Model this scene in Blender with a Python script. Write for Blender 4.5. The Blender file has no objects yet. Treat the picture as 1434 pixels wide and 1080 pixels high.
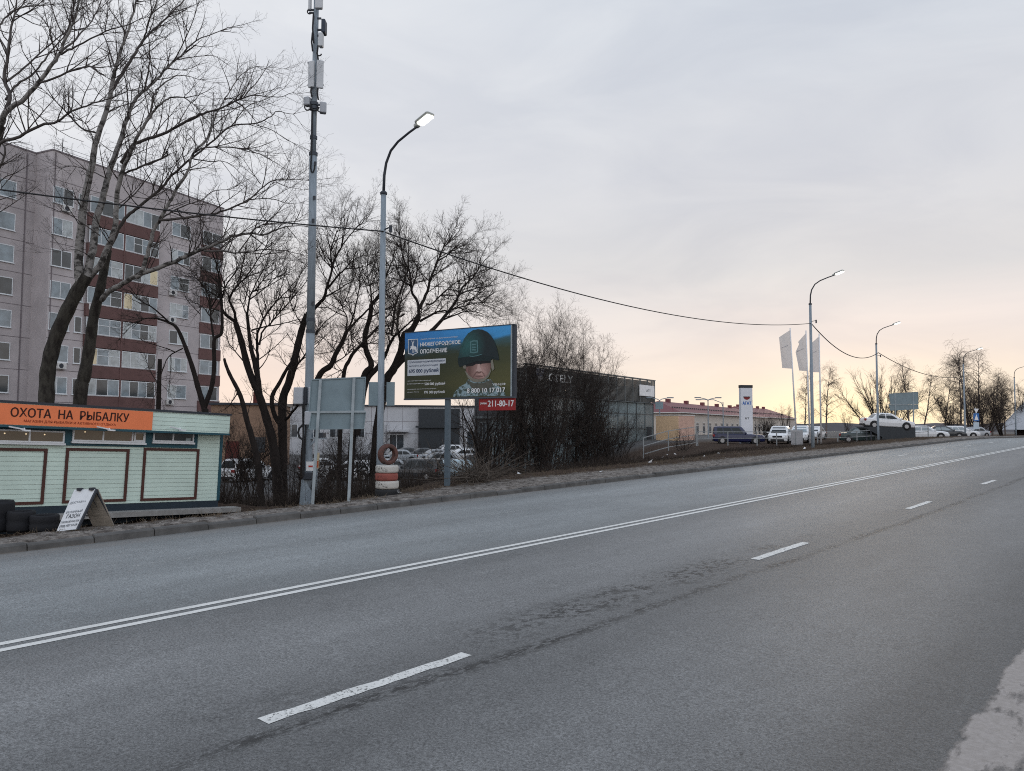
import bpy, math, random
import numpy as np
from mathutils import Vector, Matrix, noise as mnoise

# ------------------------------------------------------------------ camera, sky, sun, exposure
SC = bpy.context.scene
COL = SC.collection
FPX, CX, CY, HOR, ROLL, EYE = 1070.0, 717.0, 540.0, 600.0, 0.004, 2.06
PITCH = math.atan((HOR - CY) / FPX)
cF = Vector((0, math.cos(PITCH), math.sin(PITCH)))
_u0 = Vector((0, -math.sin(PITCH), math.cos(PITCH)))
_r0 = Vector((1, 0, 0))
cR = math.cos(ROLL) * _r0 + math.sin(ROLL) * _u0
cU = -math.sin(ROLL) * _r0 + math.cos(ROLL) * _u0
cam_data = bpy.data.cameras.new('camera')
cam = bpy.data.objects.new('camera', cam_data)
COL.objects.link(cam)
SC.camera = cam
cam_data.sensor_fit = 'HORIZONTAL'
cam_data.sensor_width = 36.0
cam_data.lens = 36.0 * FPX / 1434.0
cam_data.clip_start = 0.1
cam_data.clip_end = 9000
M = Matrix((cR, cU, -cF)).transposed().to_4x4()
M.translation = Vector((0, 0, EYE))
cam.matrix_world = M

SUN_AZ, SUN_EL = math.radians(24.0), math.radians(3.0)
W = bpy.data.worlds.new('World')
SC.world = W
W.use_nodes = True
def build_world():
    nt = W.node_tree
    nt.nodes.clear()
    N = nt.nodes.new
    L = nt.links.new
    out = N('ShaderNodeOutputWorld')
    bg = N('ShaderNodeBackground')
    L(bg.outputs[0], out.inputs[0])
    tc = N('ShaderNodeTexCoord')
    sep = N('ShaderNodeSeparateXYZ')
    L(tc.outputs['Generated'], sep.inputs[0])
    def math_(op, a, b=None, clamp=False):
        m = N('ShaderNodeMath'); m.operation = op; m.use_clamp = clamp
        for i, v in enumerate((a, b)):
            if v is None: continue
            if isinstance(v, (int, float)): m.inputs[i].default_value = v
            else: L(v, m.inputs[i])
        return m.outputs[0]
    # cloud wobble of the elevation
    mp = N('ShaderNodeMapping'); mp.inputs['Scale'].default_value = (1.6, 1.6, 9.0)
    L(tc.outputs['Generated'], mp.inputs[0])
    nz = N('ShaderNodeTexNoise'); nz.inputs['Scale'].default_value = 1.6; nz.inputs['Detail'].default_value = 5
    nz.inputs['Roughness'].default_value = 0.5
    L(mp.outputs[0], nz.inputs['Vector'])
    wob = math_('MULTIPLY', math_('SUBTRACT', nz.outputs['Fac'], 0.5), 0.10)
    el = math_('ADD', sep.outputs['Z'], wob)
    ramp = N('ShaderNodeValToRGB')
    cr = ramp.color_ramp
    def lin(c): return tuple(((v/255+.055)/1.055)**2.4 if v/255 > .04045 else v/255/12.92 for v in c) + (1,)
    stops = [(0.0, (240, 224, 212)), (0.06, (236, 224, 218)), (0.12, (229, 221, 219)), (0.2, (215, 214, 215)),
             (0.3, (208, 210, 216)), (0.5, (205, 211, 220)), (0.75, (190, 198, 210)), (1.0, (176, 188, 206))]
    cr.elements[0].position, cr.elements[0].color = stops[0][0], lin(stops[0][1])
    cr.elements[1].position, cr.elements[1].color = stops[-1][0], lin(stops[-1][1])
    for p_, c_ in stops[1:-1]:
        e = cr.elements.new(p_); e.color = lin(c_)
    L(el, ramp.inputs[0])
    # two warm breaks in the cloud near the horizon
    def glow(az, el_, wid, hgt, col, amt, prev):
        d = Vector((math.sin(az)*math.cos(el_), math.cos(az)*math.cos(el_), math.sin(el_)))
        mpp = N('ShaderNodeVectorMath'); mpp.operation = 'SUBTRACT'; mpp.inputs[1].default_value = d
        L(tc.outputs['Generated'], mpp.inputs[0])
        sc_ = N('ShaderNodeVectorMath'); sc_.operation = 'MULTIPLY'; sc_.inputs[1].default_value = (1/wid, 1/wid, 1/hgt)
        L(mpp.outputs[0], sc_.inputs[0])
        ln = N('ShaderNodeVectorMath'); ln.operation = 'LENGTH'
        L(sc_.outputs[0], ln.inputs[0])
        nd = math_('ADD', ln.outputs['Value'], math_('MULTIPLY', wob, 4.0))
        f = math_('POWER', 2.718, math_('MULTIPLY', math_('MULTIPLY', nd, nd), -1.0))
        f = math_('MULTIPLY', f, amt)
        mx = N('ShaderNodeMix'); mx.data_type = 'RGBA'
        L(f, mx.inputs[0]); L(prev, mx.inputs[6]); mx.inputs[7].default_value = lin(col)
        return mx.outputs[2]
    c = ramp.outputs[0]
    c = glow(math.radians(12), 0.01, 0.42, 0.11, (255, 238, 214), 0.4, c)
    c = glow(math.radians(27), 0.02, 0.26, 0.055, (255, 240, 212), 0.7, c)
    c = glow(SUN_AZ, 0.010, 0.12, 0.04, (255, 241, 200), 1.0, c)
    c = glow(math.radians(-20), 0.05, 0.16, 0.11, (255, 226, 204), 0.7, c)
    c = glow(math.radians(-30), 0.45, 0.45, 0.30, (232, 233, 236), 0.8, c)
    # the clear-sky component behind the cloud sheet
    sky = N('ShaderNodeTexSky'); sky.sky_type = 'NISHITA'; sky.sun_disc = False
    sky.sun_elevation = SUN_EL; sky.sun_rotation = SUN_AZ
    skm = N('ShaderNodeMix'); skm.data_type = 'RGBA'; skm.blend_type = 'ADD'
    skm.inputs[0].default_value = 0.003
    L(c, skm.inputs[6]); L(sky.outputs[0], skm.inputs[7])
    # soft mottling of the cloud sheet
    mp2 = N('ShaderNodeMapping'); mp2.inputs['Scale'].default_value = (1.0, 1.0, 3.6); L(tc.outputs['Generated'], mp2.inputs[0])
    n2 = N('ShaderNodeTexNoise'); n2.inputs['Scale'].default_value = 3.2; n2.inputs['Detail'].default_value = 6; n2.inputs['Roughness'].default_value = .55; n2.inputs['Distortion'].default_value = .6
    L(mp2.outputs[0], n2.inputs['Vector'])
    cr2 = N('ShaderNodeValToRGB'); e = cr2.color_ramp.elements
    e[0].position = .36; e[0].color = (.93,.937,.955,1); e[1].position = .66; e[1].color = (1.05,1.045,1.035,1); L(n2.outputs['Fac'], cr2.inputs[0])
    mm = N('ShaderNodeMix'); mm.data_type = 'RGBA'; mm.blend_type = 'MULTIPLY'; mm.inputs[0].default_value = 1
    L(skm.outputs[2], mm.inputs[6]); L(cr2.outputs[0], mm.inputs[7])
    # added lift: unseen sky behind and overhead is scaled up to brighten facades and road
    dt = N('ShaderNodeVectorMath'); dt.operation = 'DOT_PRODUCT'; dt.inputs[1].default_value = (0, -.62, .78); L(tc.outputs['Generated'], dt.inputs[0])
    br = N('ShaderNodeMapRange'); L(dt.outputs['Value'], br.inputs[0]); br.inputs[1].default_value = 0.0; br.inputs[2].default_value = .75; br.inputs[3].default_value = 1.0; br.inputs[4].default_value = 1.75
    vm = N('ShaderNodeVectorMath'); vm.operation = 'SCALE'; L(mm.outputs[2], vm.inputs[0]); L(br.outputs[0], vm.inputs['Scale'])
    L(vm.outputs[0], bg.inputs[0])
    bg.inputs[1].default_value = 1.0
build_world()

sun_d = bpy.data.lights.new('sun', 'SUN')
sun_d.energy = 0.5
sun_d.angle = math.radians(14)
sun_d.color = (1.0, 0.82, 0.62)
sun = bpy.data.objects.new('sun', sun_d)
COL.objects.link(sun)
sun.rotation_euler = Vector((math.sin(SUN_AZ)*math.cos(SUN_EL), math.cos(SUN_AZ)*math.cos(SUN_EL), math.sin(SUN_EL))).to_track_quat('Z', 'Y').to_euler()

SC.view_settings.view_transform = 'Standard'
SC.view_settings.look = 'None'
SC.view_settings.exposure = 0.07
SC.view_settings.gamma = 1.0
SC.cycles.use_denoising = False
SC.cycles.filter_width = 1.05
SC.cycles.max_bounces = 6
SC.cycles.transparent_max_bounces = 8

# ------------------------------------------------------------------ places: picture rays to points in the world
def ray(px, py): return cF + cR * ((px - CX) / FPX) + cU * ((CY - py) / FPX)
def P(px, py, Y):
    r = ray(px, py)
    return Vector((0, 0, EYE)) + r * (Y / r.y)
RA = math.radians(41.985)
RS = 0.01793
rd = Vector((math.sin(RA), math.cos(RA), 0))
rl = Vector((-math.cos(RA), math.sin(RA), 0))
def road_xy(L_, t): return rl * L_ + rd * t
def to_road(x, y): return rl.x*x + rl.y*y, rd.x*x + rd.y*y
def sm(a, b, x):
    k = min(1, max(0, (x-a)/(b-a)))
    return k*k*(3-2*k)
def zroad(t):
    if t < -60: return -60*RS
    if t < 66: return RS*t
    if t < 84:
        k = (t-66)/18.0
        return RS*66 + RS*18*(k - k*k/2) - 0.002*18*k*k/2
    z = RS*66 + RS*9 - 0.018
    return z - 0.002*min(t-84, 200)
def zlot(t, L_):
    z = -1.9 + 2.6*sm(2, 15, -math.cos(RA)*L_ + math.sin(RA)*t)
    return z + 0.3*sm(66, 90, t)
def zground(L_, t):
    """height of the land left of the kerb, without the small bumps"""
    zv = zroad(t) + 0.14
    if t < 18:
        k = 1-sm(11, 17, t); zk = -0.30
        zv -= .12*k*sm(14.4, 15.3, L_)
        zn = zv + (zk-zv)*sm(15.7, 18.4, L_) if L_ < 24 else zk + (zlot(t, L_)-zk)*sm(24, 32, L_)
        zo = zv + (zlot(t, L_) - zv)*sm(16.9, 26, L_)
        return zo + (zn-zo)*k
    return zv + (zlot(t, L_) - zv)*sm(16.9, 26 if t < 45 else 24, L_)
def gz(x, y):
    L_, t = to_road(x, y)
    return zground(L_, t) if L_ > 14.0 else zroad(t)
def gpos(px, py):
    """where a picture ray meets the ground"""
    r = ray(px, py); o = Vector((0, 0, EYE)); k = 3.0
    while k < 400:
        q = o + r*k
        if q.z <= gz(q.x, q.y): break
        k += 0.05
    q = o + r*k
    return Vector((q.x, q.y, gz(q.x, q.y)))
def G(x, y): return Vector((x, y, gz(x, y)))

# ------------------------------------------------------------------ materials
def mat(name, col, rough=0.75, metal=0.0, var=0.12, scale=3.0, bump=0.0, bscale=40.0, spec=0.3, col2=None, thr=None, stretch=None, emit=None, estr=0.0, alpha=None):
    m = bpy.data.materials.new(name); m.use_nodes = True
    nt = m.node_tree; b = nt.nodes['Principled BSDF']
    b.inputs['Roughness'].default_value = rough
    b.inputs['Metallic'].default_value = metal
    b.inputs['Specular IOR Level'].default_value = spec
    tc = nt.nodes.new('ShaderNodeTexCoord')
    src = tc.outputs['Object']
    if stretch:
        mp = nt.nodes.new('ShaderNodeMapping'); mp.inputs['Scale'].default_value = stretch
        nt.links.new(src, mp.inputs[0]); src = mp.outputs[0]
    n = nt.nodes.new('ShaderNodeTexNoise'); n.inputs['Scale'].default_value = scale; n.inputs['Detail'].default_value = 6
    n.inputs['Roughness'].default_value = 0.62
    nt.links.new(src, n.inputs['Vector'])
    r = nt.nodes.new('ShaderNodeValToRGB')
    c1 = col if col2 is None else col2
    if col2 is None:
        lo = tuple(max(0, v*(1-var)) for v in col); hi = tuple(min(1, v*(1+var)) for v in col)
        p0, p1 = 0.3, 0.7
    else:
        lo, hi = col, col2
        p0, p1 = thr or (0.42, 0.58)
    r.color_ramp.elements[0].position = p0; r.color_ramp.elements[0].color = (*lo, 1)
    r.color_ramp.elements[1].position = p1; r.color_ramp.elements[1].color = (*hi, 1)
    nt.links.new(n.outputs['Fac'], r.inputs[0])
    nt.links.new(r.outputs[0], b.inputs['Base Color'])
    if bump > 0:
        n2 = nt.nodes.new('ShaderNodeTexNoise'); n2.inputs['Scale'].default_value = bscale; n2.inputs['Detail'].default_value = 4
        nt.links.new(src, n2.inputs['Vector'])
        bp = nt.nodes.new('ShaderNodeBump'); bp.inputs['Strength'].default_value = bump; bp.inputs['Distance'].default_value = 0.02
        nt.links.new(n2.outputs['Fac'], bp.inputs['Height']); nt.links.new(bp.outputs[0], b.inputs['Normal'])
    if emit:
        b.inputs['Emission Color'].default_value = (*emit, 1); b.inputs['Emission Strength'].default_value = estr
    return m
def glassmat(name, col, rough=0.08, var=0.35, scale=1.2, emit=None, estr=0.0, spec=0.6):
    return mat(name, col, rough=rough, var=var, scale=scale, spec=spec, emit=emit, estr=estr)

# ------------------------------------------------------------------ mesh collecting
class MB:
    def __init__(s): s.v = []; s.f = []
    def add(s, verts, faces):
        o = len(s.v); s.v.extend([tuple(v) for v in verts]); s.f.extend([tuple(i+o for i in f) for f in faces]); return s
    def box(s, a, b, bev=0.0):
        x0, y0, z0 = (min(a[i], b[i]) for i in range(3)); x1, y1, z1 = (max(a[i], b[i]) for i in range(3))
        if bev <= 0:
            return s.add([(x0,y0,z0),(x1,y0,z0),(x1,y1,z0),(x0,y1,z0),(x0,y0,z1),(x1,y0,z1),(x1,y1,z1),(x0,y1,z1)],
                     [(0,3,2,1),(4,5,6,7),(0,1,5,4),(1,2,6,5),(2,3,7,6),(3,0,4,7)])
        e = min(bev, (x1-x0)*.45, (y1-y0)*.45, (z1-z0)*.45)
        def ring(z, i): return [(x0+i+e,y0+i,z),(x1-i-e,y0+i,z),(x1-i,y0+i+e,z),(x1-i,y1-i-e,z),(x1-i-e,y1-i,z),(x0+i+e,y1-i,z),(x0+i,y1-i-e,z),(x0+i,y0+i+e,z)]
        vs = ring(z0, e*.7)+ring(z0+e, 0)+ring(z1-e, 0)+ring(z1, e*.7)
        fs = [tuple(range(7,-1,-1)), tuple(range(24,32))]
        for k in range(3):
            for i in range(8):
                j = (i+1) % 8; fs.append((k*8+i, k*8+j, k*8+8+j, k*8+8+i))
        return s.add(vs, fs)
    def bar(s, p, q, w, h=None, up=None):
        """rectangular bar between two points"""
        h = h or w; p = Vector(p); q = Vector(q); d = (q-p).normalized()
        up = Vector(up) if up else (Vector((0,0,1)) if abs(d.z) < .95 else Vector((0,1,0)))
        x = d.cross(up).normalized(); y = x.cross(d)
        vs = []
        for c in (p, q):
            for sx, sy in ((-1,-1),(1,-1),(1,1),(-1,1)): vs.append(c + x*(sx*w/2) + y*(sy*h/2))
        return s.add(vs, [(3,2,1,0),(4,5,6,7),(0,1,5,4),(1,2,6,5),(2,3,7,6),(3,0,4,7)])
    def tube(s, pts, r, n=8, caps=True):
        pts = [Vector(p) for p in pts]; m = len(pts)
        rr = r if hasattr(r, '__len__') else [r]*m
        t0 = (pts[1]-pts[0]).normalized()
        ref = Vector((0,0,1)) if abs(t0.z) < .9 else Vector((1,0,0))
        x = t0.cross(ref).normalized()
        vs = []
        for i, p in enumerate(pts):
            t = (pts[min(i+1,m-1)]-pts[max(i-1,0)]).normalized()
            x = (x - t*x.dot(t)).normalized(); y = t.cross(x)
            for k in range(n):
                a = 2*math.pi*k/n; vs.append(p + (x*math.cos(a)+y*math.sin(a))*rr[i])
        fs = []
        for i in range(m-1):
            for k in range(n):
                k2 = (k+1) % n; fs.append((i*n+k, i*n+k2, i*n+n+k2, i*n+n+k))
        if caps: fs += [tuple(range(n-1,-1,-1)), tuple(range((m-1)*n, m*n))]
        return s.add(vs, fs)
    def lathe(s, prof, n=24, axis='z', c=(0,0,0), closed=False):
        vs = []; m = len(prof)
        for k in range(n):
            a = 2*math.pi*k/n
            for r, h in prof:
                q = (r*math.cos(a), r*math.sin(a), h) if axis == 'z' else ((r*math.cos(a), h, r*math.sin(a)) if axis == 'y' else (h, r*math.cos(a), r*math.sin(a)))
                vs.append((q[0]+c[0], q[1]+c[1], q[2]+c[2]))
        fs = []
        for k in range(n):
            k2 = (k+1) % n
            for i in range(m if closed else m-1):
                j = (i+1) % m; fs.append((k*m+i, k2*m+i, k2*m+j, k*m+j))
        return s.add(vs, fs)
    def prism(s, poly, y0, y1):
        """outline in x,z pushed along y"""
        n = len(poly)
        vs = [(x, y0, z) for x, z in poly] + [(x, y1, z) for x, z in poly]
        fs = [tuple(range(n)), tuple(range(2*n-1, n-1, -1))]
        for i in range(n):
            j = (i+1) % n; fs.append((i, n+i, n+j, j))
        return s.add(vs, fs)
    def quad(s, a, b, c, d): return s.add([a,b,c,d], [(0,1,2,3)])
    def xform(s, mtx): s.v = [tuple(mtx @ Vector(v)) for v in s.v]; return s
    def build(s, name, m, parent=None, smooth=False, label=None):
        me = bpy.data.meshes.new(name); me.from_pydata(s.v, [], s.f)
        if smooth: me.polygons.foreach_set('use_smooth', [True]*len(me.polygons))
        me.materials.append(m); me.update()
        o = bpy.data.objects.new(name, me); COL.objects.link(o)
        if parent: o.parent = parent
        if label: o['label'] = label
        return o
def tag(o, label, cat, group=None, kind=None):
    if label: o['label'] = label
    if cat: o['category'] = cat
    if group: o['group'] = group
    if kind: o['kind'] = kind
    return o
def structure(o, kind='structure'): o['kind'] = kind; return o
def empty(name, loc=(0,0,0), rotz=0.0, mtx=None):
    o = bpy.data.objects.new(name, None); COL.objects.link(o); o.empty_display_size = .2
    if mtx is not None: o.matrix_world = mtx
    else: o.location = loc; o.rotation_euler = (0, 0, rotz)
    return o
def copy_tree(o, parent=None):
    c = o.copy(); COL.objects.link(c); c.parent = parent
    for ch in o.children: copy_tree(ch, c)
    return c
class Frame:
    """a wall-like plane: x along it, y away from the road, z up"""
    def __init__(s, o, az, tilt=0.0):
        s.o = Vector(o)
        s.x = Vector((math.sin(az)*math.cos(tilt), math.cos(az)*math.cos(tilt), -math.sin(tilt)))
        s.y = Vector((-math.cos(az), math.sin(az), 0))
        s.z = s.x.cross(s.y)
        s.m = Matrix((s.x, s.y, s.z)).transposed().to_4x4(); s.m.translation = s.o
    def uv(s, px, py, depth=0.0):
        r = ray(px, py); e = Vector((0,0,EYE)); o = s.o + s.y*depth
        k = (o-e).dot(s.y)/r.dot(s.y); q = e + r*k - s.o
        return q.dot(s.x), q.dot(s.z)
def text(name, body, m, parent, x0, x1, z0, z1, y, bold=0.0, thick=0.002):
    """lettering fitted into x0..x1, z0..z1 on the plane y (facing -y)"""
    cu = bpy.data.curves.new(name, 'FONT'); cu.body = body; cu.size = 1.0; cu.resolution_u = 3
    cu.extrude = 0.0
    t = bpy.data.objects.new(name, cu); COL.objects.link(t)
    dg = bpy.context.evaluated_depsgraph_get()
    me = bpy.data.meshes.new_from_object(t.evaluated_get(dg))
    bpy.data.objects.remove(t); bpy.data.curves.remove(cu)
    n = len(me.vertices); co = np.empty(n*3); me.vertices.foreach_get('co', co); co = co.reshape(-1, 3)
    lo, hi = co.min(0), co.max(0)
    out = np.empty_like(co)
    out[:,0] = x0 + (co[:,0]-lo[0])/(hi[0]-lo[0])*(x1-x0)
    out[:,2] = z0 + (co[:,1]-lo[1])/(hi[1]-lo[1])*(z1-z0)
    out[:,1] = y
    if bold > 0:   # heavier strokes: the same outlines laid again a hair to the left and right
        b_ = bold*1.1*(z1-z0); fs = [tuple(p.vertices) for p in me.polygons]; V = []; Fa = []
        for i, (dx, dz) in enumerate(((0,0),(-b_,0),(b_,0),(0,b_*.6),(0,-b_*.6))):
            o_ = out.copy(); o_[:,0] += dx; o_[:,2] += dz; o_[:,1] -= .0003*i; V += [tuple(v) for v in o_]; Fa += [tuple(k+n*i for k in f) for f in fs]
        bpy.data.meshes.remove(me); me = bpy.data.meshes.new(name); me.from_pydata(V, [], Fa)
    else: me.vertices.foreach_set('co', out.ravel())
    me.materials.clear(); me.materials.append(m); me.name = name; me.update()
    o = bpy.data.objects.new(name, me); COL.objects.link(o); o.parent = parent
    return o

# shared materials
m_metal = mat('galvanised', (.27,.31,.33), rough=.5, metal=.0, var=.2, scale=4)
m_pole = mat('pole_steel', (.21,.25,.285), rough=.55, metal=.0, var=.2, scale=3, stretch=(6,6,1))
m_dark = mat('dark_steel', (.035,.04,.05), rough=.6)
m_black = mat('black_rubber', (.02,.021,.023), rough=.8, bump=.2)
m_white = mat('white_paint', (.72,.72,.72), rough=.5, var=.06)
m_greyplate = mat('grey_plate_back', (.17,.225,.25), rough=.55, metal=.0, var=.14, scale=2.2)
m_lamp = mat('lamp_light', (.9,.9,.85), emit=(1,.97,.9), estr=4.0)
m_lamphead = mat('lamp_housing', (.42,.44,.42), rough=.5)
m_cable = mat('cable_black', (.02,.02,.022), rough=.7)
# ------------------------------------------------------------------ ground, road, kerb, markings
ROADM = Matrix.Rotation(-RA, 4, 'Z')           # local x = right of the road, local y = along it
def roadobj(name, v, f, m, smooth=False):
    me = bpy.data.meshes.new(name); me.from_pydata(v, [], f); me.materials.append(m)
    if smooth: me.polygons.foreach_set('use_smooth', [True]*len(me.polygons))
    me.update(); o = bpy.data.objects.new(name, me); COL.objects.link(o); o.matrix_world = ROADM
    return structure(o)
def grid(xs, ys, fz):
    v = [(x, y, fz(x, y)) for y in ys for x in xs]; n = len(xs)
    f = [(j*n+i, j*n+i+1, (j+1)*n+i+1, (j+1)*n+i) for j in range(len(ys)-1) for i in range(n-1)]
    return v, f
def lins(a, b, st): n = max(1, round((b-a)/st)); return [a+(b-a)*i/n for i in range(n)]

def asphalt():
    m = bpy.data.materials.new('asphalt'); m.use_nodes = True; nt = m.node_tree; N = nt.nodes.new; L = nt.links.new
    b = nt.nodes['Principled BSDF']
    tc = N('ShaderNodeTexCoord'); sep = N('ShaderNodeSeparateXYZ'); L(tc.outputs['Object'], sep.inputs[0])
    def noise(scale, det=4, st=None, rough=.6):
        n = N('ShaderNodeTexNoise'); n.inputs['Scale'].default_value = scale; n.inputs['Detail'].default_value = det; n.inputs['Roughness'].default_value = rough
        if st:
            mp = N('ShaderNodeMapping'); mp.inputs['Scale'].default_value = st; L(tc.outputs['Object'], mp.inputs[0]); L(mp.outputs[0], n.inputs['Vector'])
        else: L(tc.outputs['Object'], n.inputs['Vector'])
        return n.outputs['Fac']
    def ma(op, a, b_=None, cl=False):
        q = N('ShaderNodeMath'); q.operation = op; q.use_clamp = cl
        for i, v in enumerate((a, b_)):
            if v is None: continue
            if isinstance(v, (int, float)): q.inputs[i].default_value = v
            else: L(v, q.inputs[i])
        return q.outputs[0]
    def mr(v, a, b_, c, d):
        q = N('ShaderNodeMapRange'); q.clamp = True
        L(v, q.inputs[0]); q.inputs[1].default_value = a; q.inputs[2].default_value = b_; q.inputs[3].default_value = c; q.inputs[4].default_value = d
        return q.outputs[0]
    X, Y = sep.outputs['X'], sep.outputs['Y']
    # tone across the road (x = -L)
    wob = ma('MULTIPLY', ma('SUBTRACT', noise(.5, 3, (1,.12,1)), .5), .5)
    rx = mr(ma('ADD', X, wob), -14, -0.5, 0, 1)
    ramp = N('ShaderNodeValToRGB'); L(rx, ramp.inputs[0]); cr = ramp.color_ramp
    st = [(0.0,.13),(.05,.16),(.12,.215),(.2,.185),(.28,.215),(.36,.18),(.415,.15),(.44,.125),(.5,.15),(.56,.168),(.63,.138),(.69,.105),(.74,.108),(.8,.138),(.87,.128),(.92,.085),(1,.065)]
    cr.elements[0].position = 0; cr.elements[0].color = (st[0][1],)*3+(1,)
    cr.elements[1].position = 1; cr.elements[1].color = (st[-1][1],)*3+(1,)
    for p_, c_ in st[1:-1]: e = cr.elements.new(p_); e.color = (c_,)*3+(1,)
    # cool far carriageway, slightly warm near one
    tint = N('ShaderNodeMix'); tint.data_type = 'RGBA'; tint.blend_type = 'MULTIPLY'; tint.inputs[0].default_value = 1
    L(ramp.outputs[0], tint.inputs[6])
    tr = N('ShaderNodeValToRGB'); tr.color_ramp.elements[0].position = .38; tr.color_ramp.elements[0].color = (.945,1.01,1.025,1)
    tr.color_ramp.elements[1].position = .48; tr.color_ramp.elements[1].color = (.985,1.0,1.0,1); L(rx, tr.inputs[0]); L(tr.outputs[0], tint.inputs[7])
    g1 = noise(48, 4, None, .85); g2 = noise(130, 3, None, .85); g3 = noise(.35, 5, (1,.35,1)); g4 = noise(6, 4)
    f = ma('MULTIPLY', mr(g1, .38, .62, .55, 1.45), mr(g2, .36, .64, .6, 1.4))
    f = ma('MULTIPLY', f, mr(g3, .3, .7, .88, 1.12)); f = ma('MULTIPLY', f, mr(g4, .3, .7, .93, 1.07))
    # ragged crack just right of the lane dashes
    cw = ma('ADD', ma('MULTIPLY', ma('SUBTRACT', noise(.45, 4, (1,1,1)), .5), .32), ma('MULTIPLY', ma('SUBTRACT', noise(9, 3), .5), .16))
    cx = ma('ADD', X, ma('ADD', cw, mr(Y, 2, 16, 4.62, 4.28)))
    band = mr(ma('ABSOLUTE', cx), .02, .13, 1, 0)
    brk = ma('MULTIPLY', mr(noise(14, 5, (1.6,.6,1), .75), .45, .52, 0, 1), mr(noise(1.1, 3), .34, .5, .35, 1))
    crack = ma('MULTIPLY', band, brk)
    # scaled-off patches beside it, and a few flecks elsewhere
    pb = mr(ma('ABSOLUTE', ma('ADD', X, 5.08)), .12, .5, 1, 0)
    zone = ma('MULTIPLY', mr(Y, 4.6, 6.2, 0, 1), mr(Y, 10.5, 13.5, 1, 0))
    pz = ma('MULTIPLY', mr(noise(.9, 3), .36, .5, 0, 1), zone)
    pat = ma('MULTIPLY', ma('MULTIPLY', pb, ma('MAXIMUM', pz, mr(noise(.55, 2), .54, .66, 0, .7))), mr(noise(11, 5, (1,.7,1), .75), .50, .545, 0, 1))
    fleck = ma('MULTIPLY', mr(noise(17, 4, (1,.6,1)), .66, .72, 0, .6), mr(noise(.8, 3), .5, .62, 0, 1))
    dk = ma('MAXIMUM', ma('MAXIMUM', ma('MULTIPLY', crack, .95), ma('MULTIPLY', pat, .95)), fleck)
    # dust beside the kerb
    f = ma('MULTIPLY', f, ma('MULTIPLY', ma('SUBTRACT', 1, ma('MULTIPLY', dk, .88)), ma('MULTIPLY', mr(noise(26, 4, (1,.8,1), .75), .34, .46, .80, 1), mr(noise(2.2, 5, (1,.25,1)), .3, .7, .90, 1.10))))
    mul = N('ShaderNodeMix'); mul.data_type = 'RGBA'; mul.blend_type = 'MULTIPLY'; mul.inputs[0].default_value = 1
    L(tint.outputs[2], mul.inputs[6]); cmb = N('ShaderNodeCombineColor'); L(f, cmb.inputs[0]); L(f, cmb.inputs[1]); L(f, cmb.inputs[2]); L(cmb.outputs[0], mul.inputs[7])
    dust = N('ShaderNodeMix'); dust.data_type = 'RGBA'
    L(ma('MULTIPLY', mr(ma('ADD', X, wob), -13.3, -14.0, 0, .75), mr(noise(3, 4), .3, .6, .2, 1)), dust.inputs[0]); L(mul.outputs[2], dust.inputs[6]); dust.inputs[7].default_value = (.17,.155,.14,1)
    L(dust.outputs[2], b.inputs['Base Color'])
    b.inputs['Roughness'].default_value = .62; b.inputs['Specular IOR Level'].default_value = .4
    bp = N('ShaderNodeBump'); bp.inputs['Strength'].default_value = .25; bp.inputs['Distance'].default_value = .004
    L(ma('ADD', g1, ma('MULTIPLY', dk, -1.2)), bp.inputs['Height']); L(bp.outputs[0], b.inputs['Normal'])
    return m
ts = lins(-60, 66, 3) + lins(66, 100, 1.5) + lins(100, 420, 20) + [420]
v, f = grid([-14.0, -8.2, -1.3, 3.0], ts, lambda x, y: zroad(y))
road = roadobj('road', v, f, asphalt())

m_line = mat('road_paint', (.58,.58,.56), rough=.6, var=.1, scale=6)
def worn_paint(lo, hi):
    m = mat('worn_road_paint', (.60,.60,.575), rough=.65, var=.1, scale=5)
    nt = m.node_tree; b = nt.nodes['Principled BSDF']
    tc = nt.nodes.new('ShaderNodeTexCoord'); n = nt.nodes.new('ShaderNodeTexNoise'); n.inputs['Scale'].default_value = 38; n.inputs['Detail'].default_value = 4; n.inputs['Roughness'].default_value = .7
    nt.links.new(tc.outputs['Object'], n.inputs['Vector'])
    r = nt.nodes.new('ShaderNodeMapRange'); r.inputs[1].default_value = lo; r.inputs[2].default_value = hi; nt.links.new(n.outputs['Fac'], r.inputs[0])
    nt.links.new(r.outputs[0], b.inputs['Alpha'])
    return m
m_worn = worn_paint(.34, .46)
m_worn2 = worn_paint(.27, .38)
def strip(name, L0, L1, runs, m, dz=.004, ragged=0.0):
    v, f = [], []; rng = random.Random(5)
    for a, b_ in runs:
        tt = lins(a, b_, .12 if ragged else 1.2) + [b_]; o = len(v)
        for t in tt:
            j0, j1 = (rng.uniform(-ragged, ragged) for _ in range(2)) if ragged else (0, 0)
            v += [(-L1+j0, t, zroad(t)+dz), (-L0+j1, t, zroad(t)+dz)]
        f += [(o+2*i, o+2*i+1, o+2*i+3, o+2*i+2) for i in range(len(tt)-1)]
    return roadobj(name, v, f, m)
strip('centre_line', 8.07, 8.18, [(-40, 66), (66, 160)], m_worn2)
strip('centre_line', 8.30, 8.41, [(-40, 66), (66, 160)], m_worn2)
strip('lane_dashes', 4.77, 4.90, [(2.84+7.76*k, 4.80+7.72*k) for k in range(-3, 9)], m_worn, ragged=.012)
m_faint = worn_paint(.46, .60)
strip('lane_dashes', 11.28, 11.41, [(41.5+7.4*k, 43.2+7.4*k) for k in range(0, 9)], m_worn)
strip('lane_dashes', 11.28, 11.41, [(41.5+7.4*k, 43.2+7.4*k) for k in range(-8, 0)], worn_paint(.56, .70))

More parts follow.
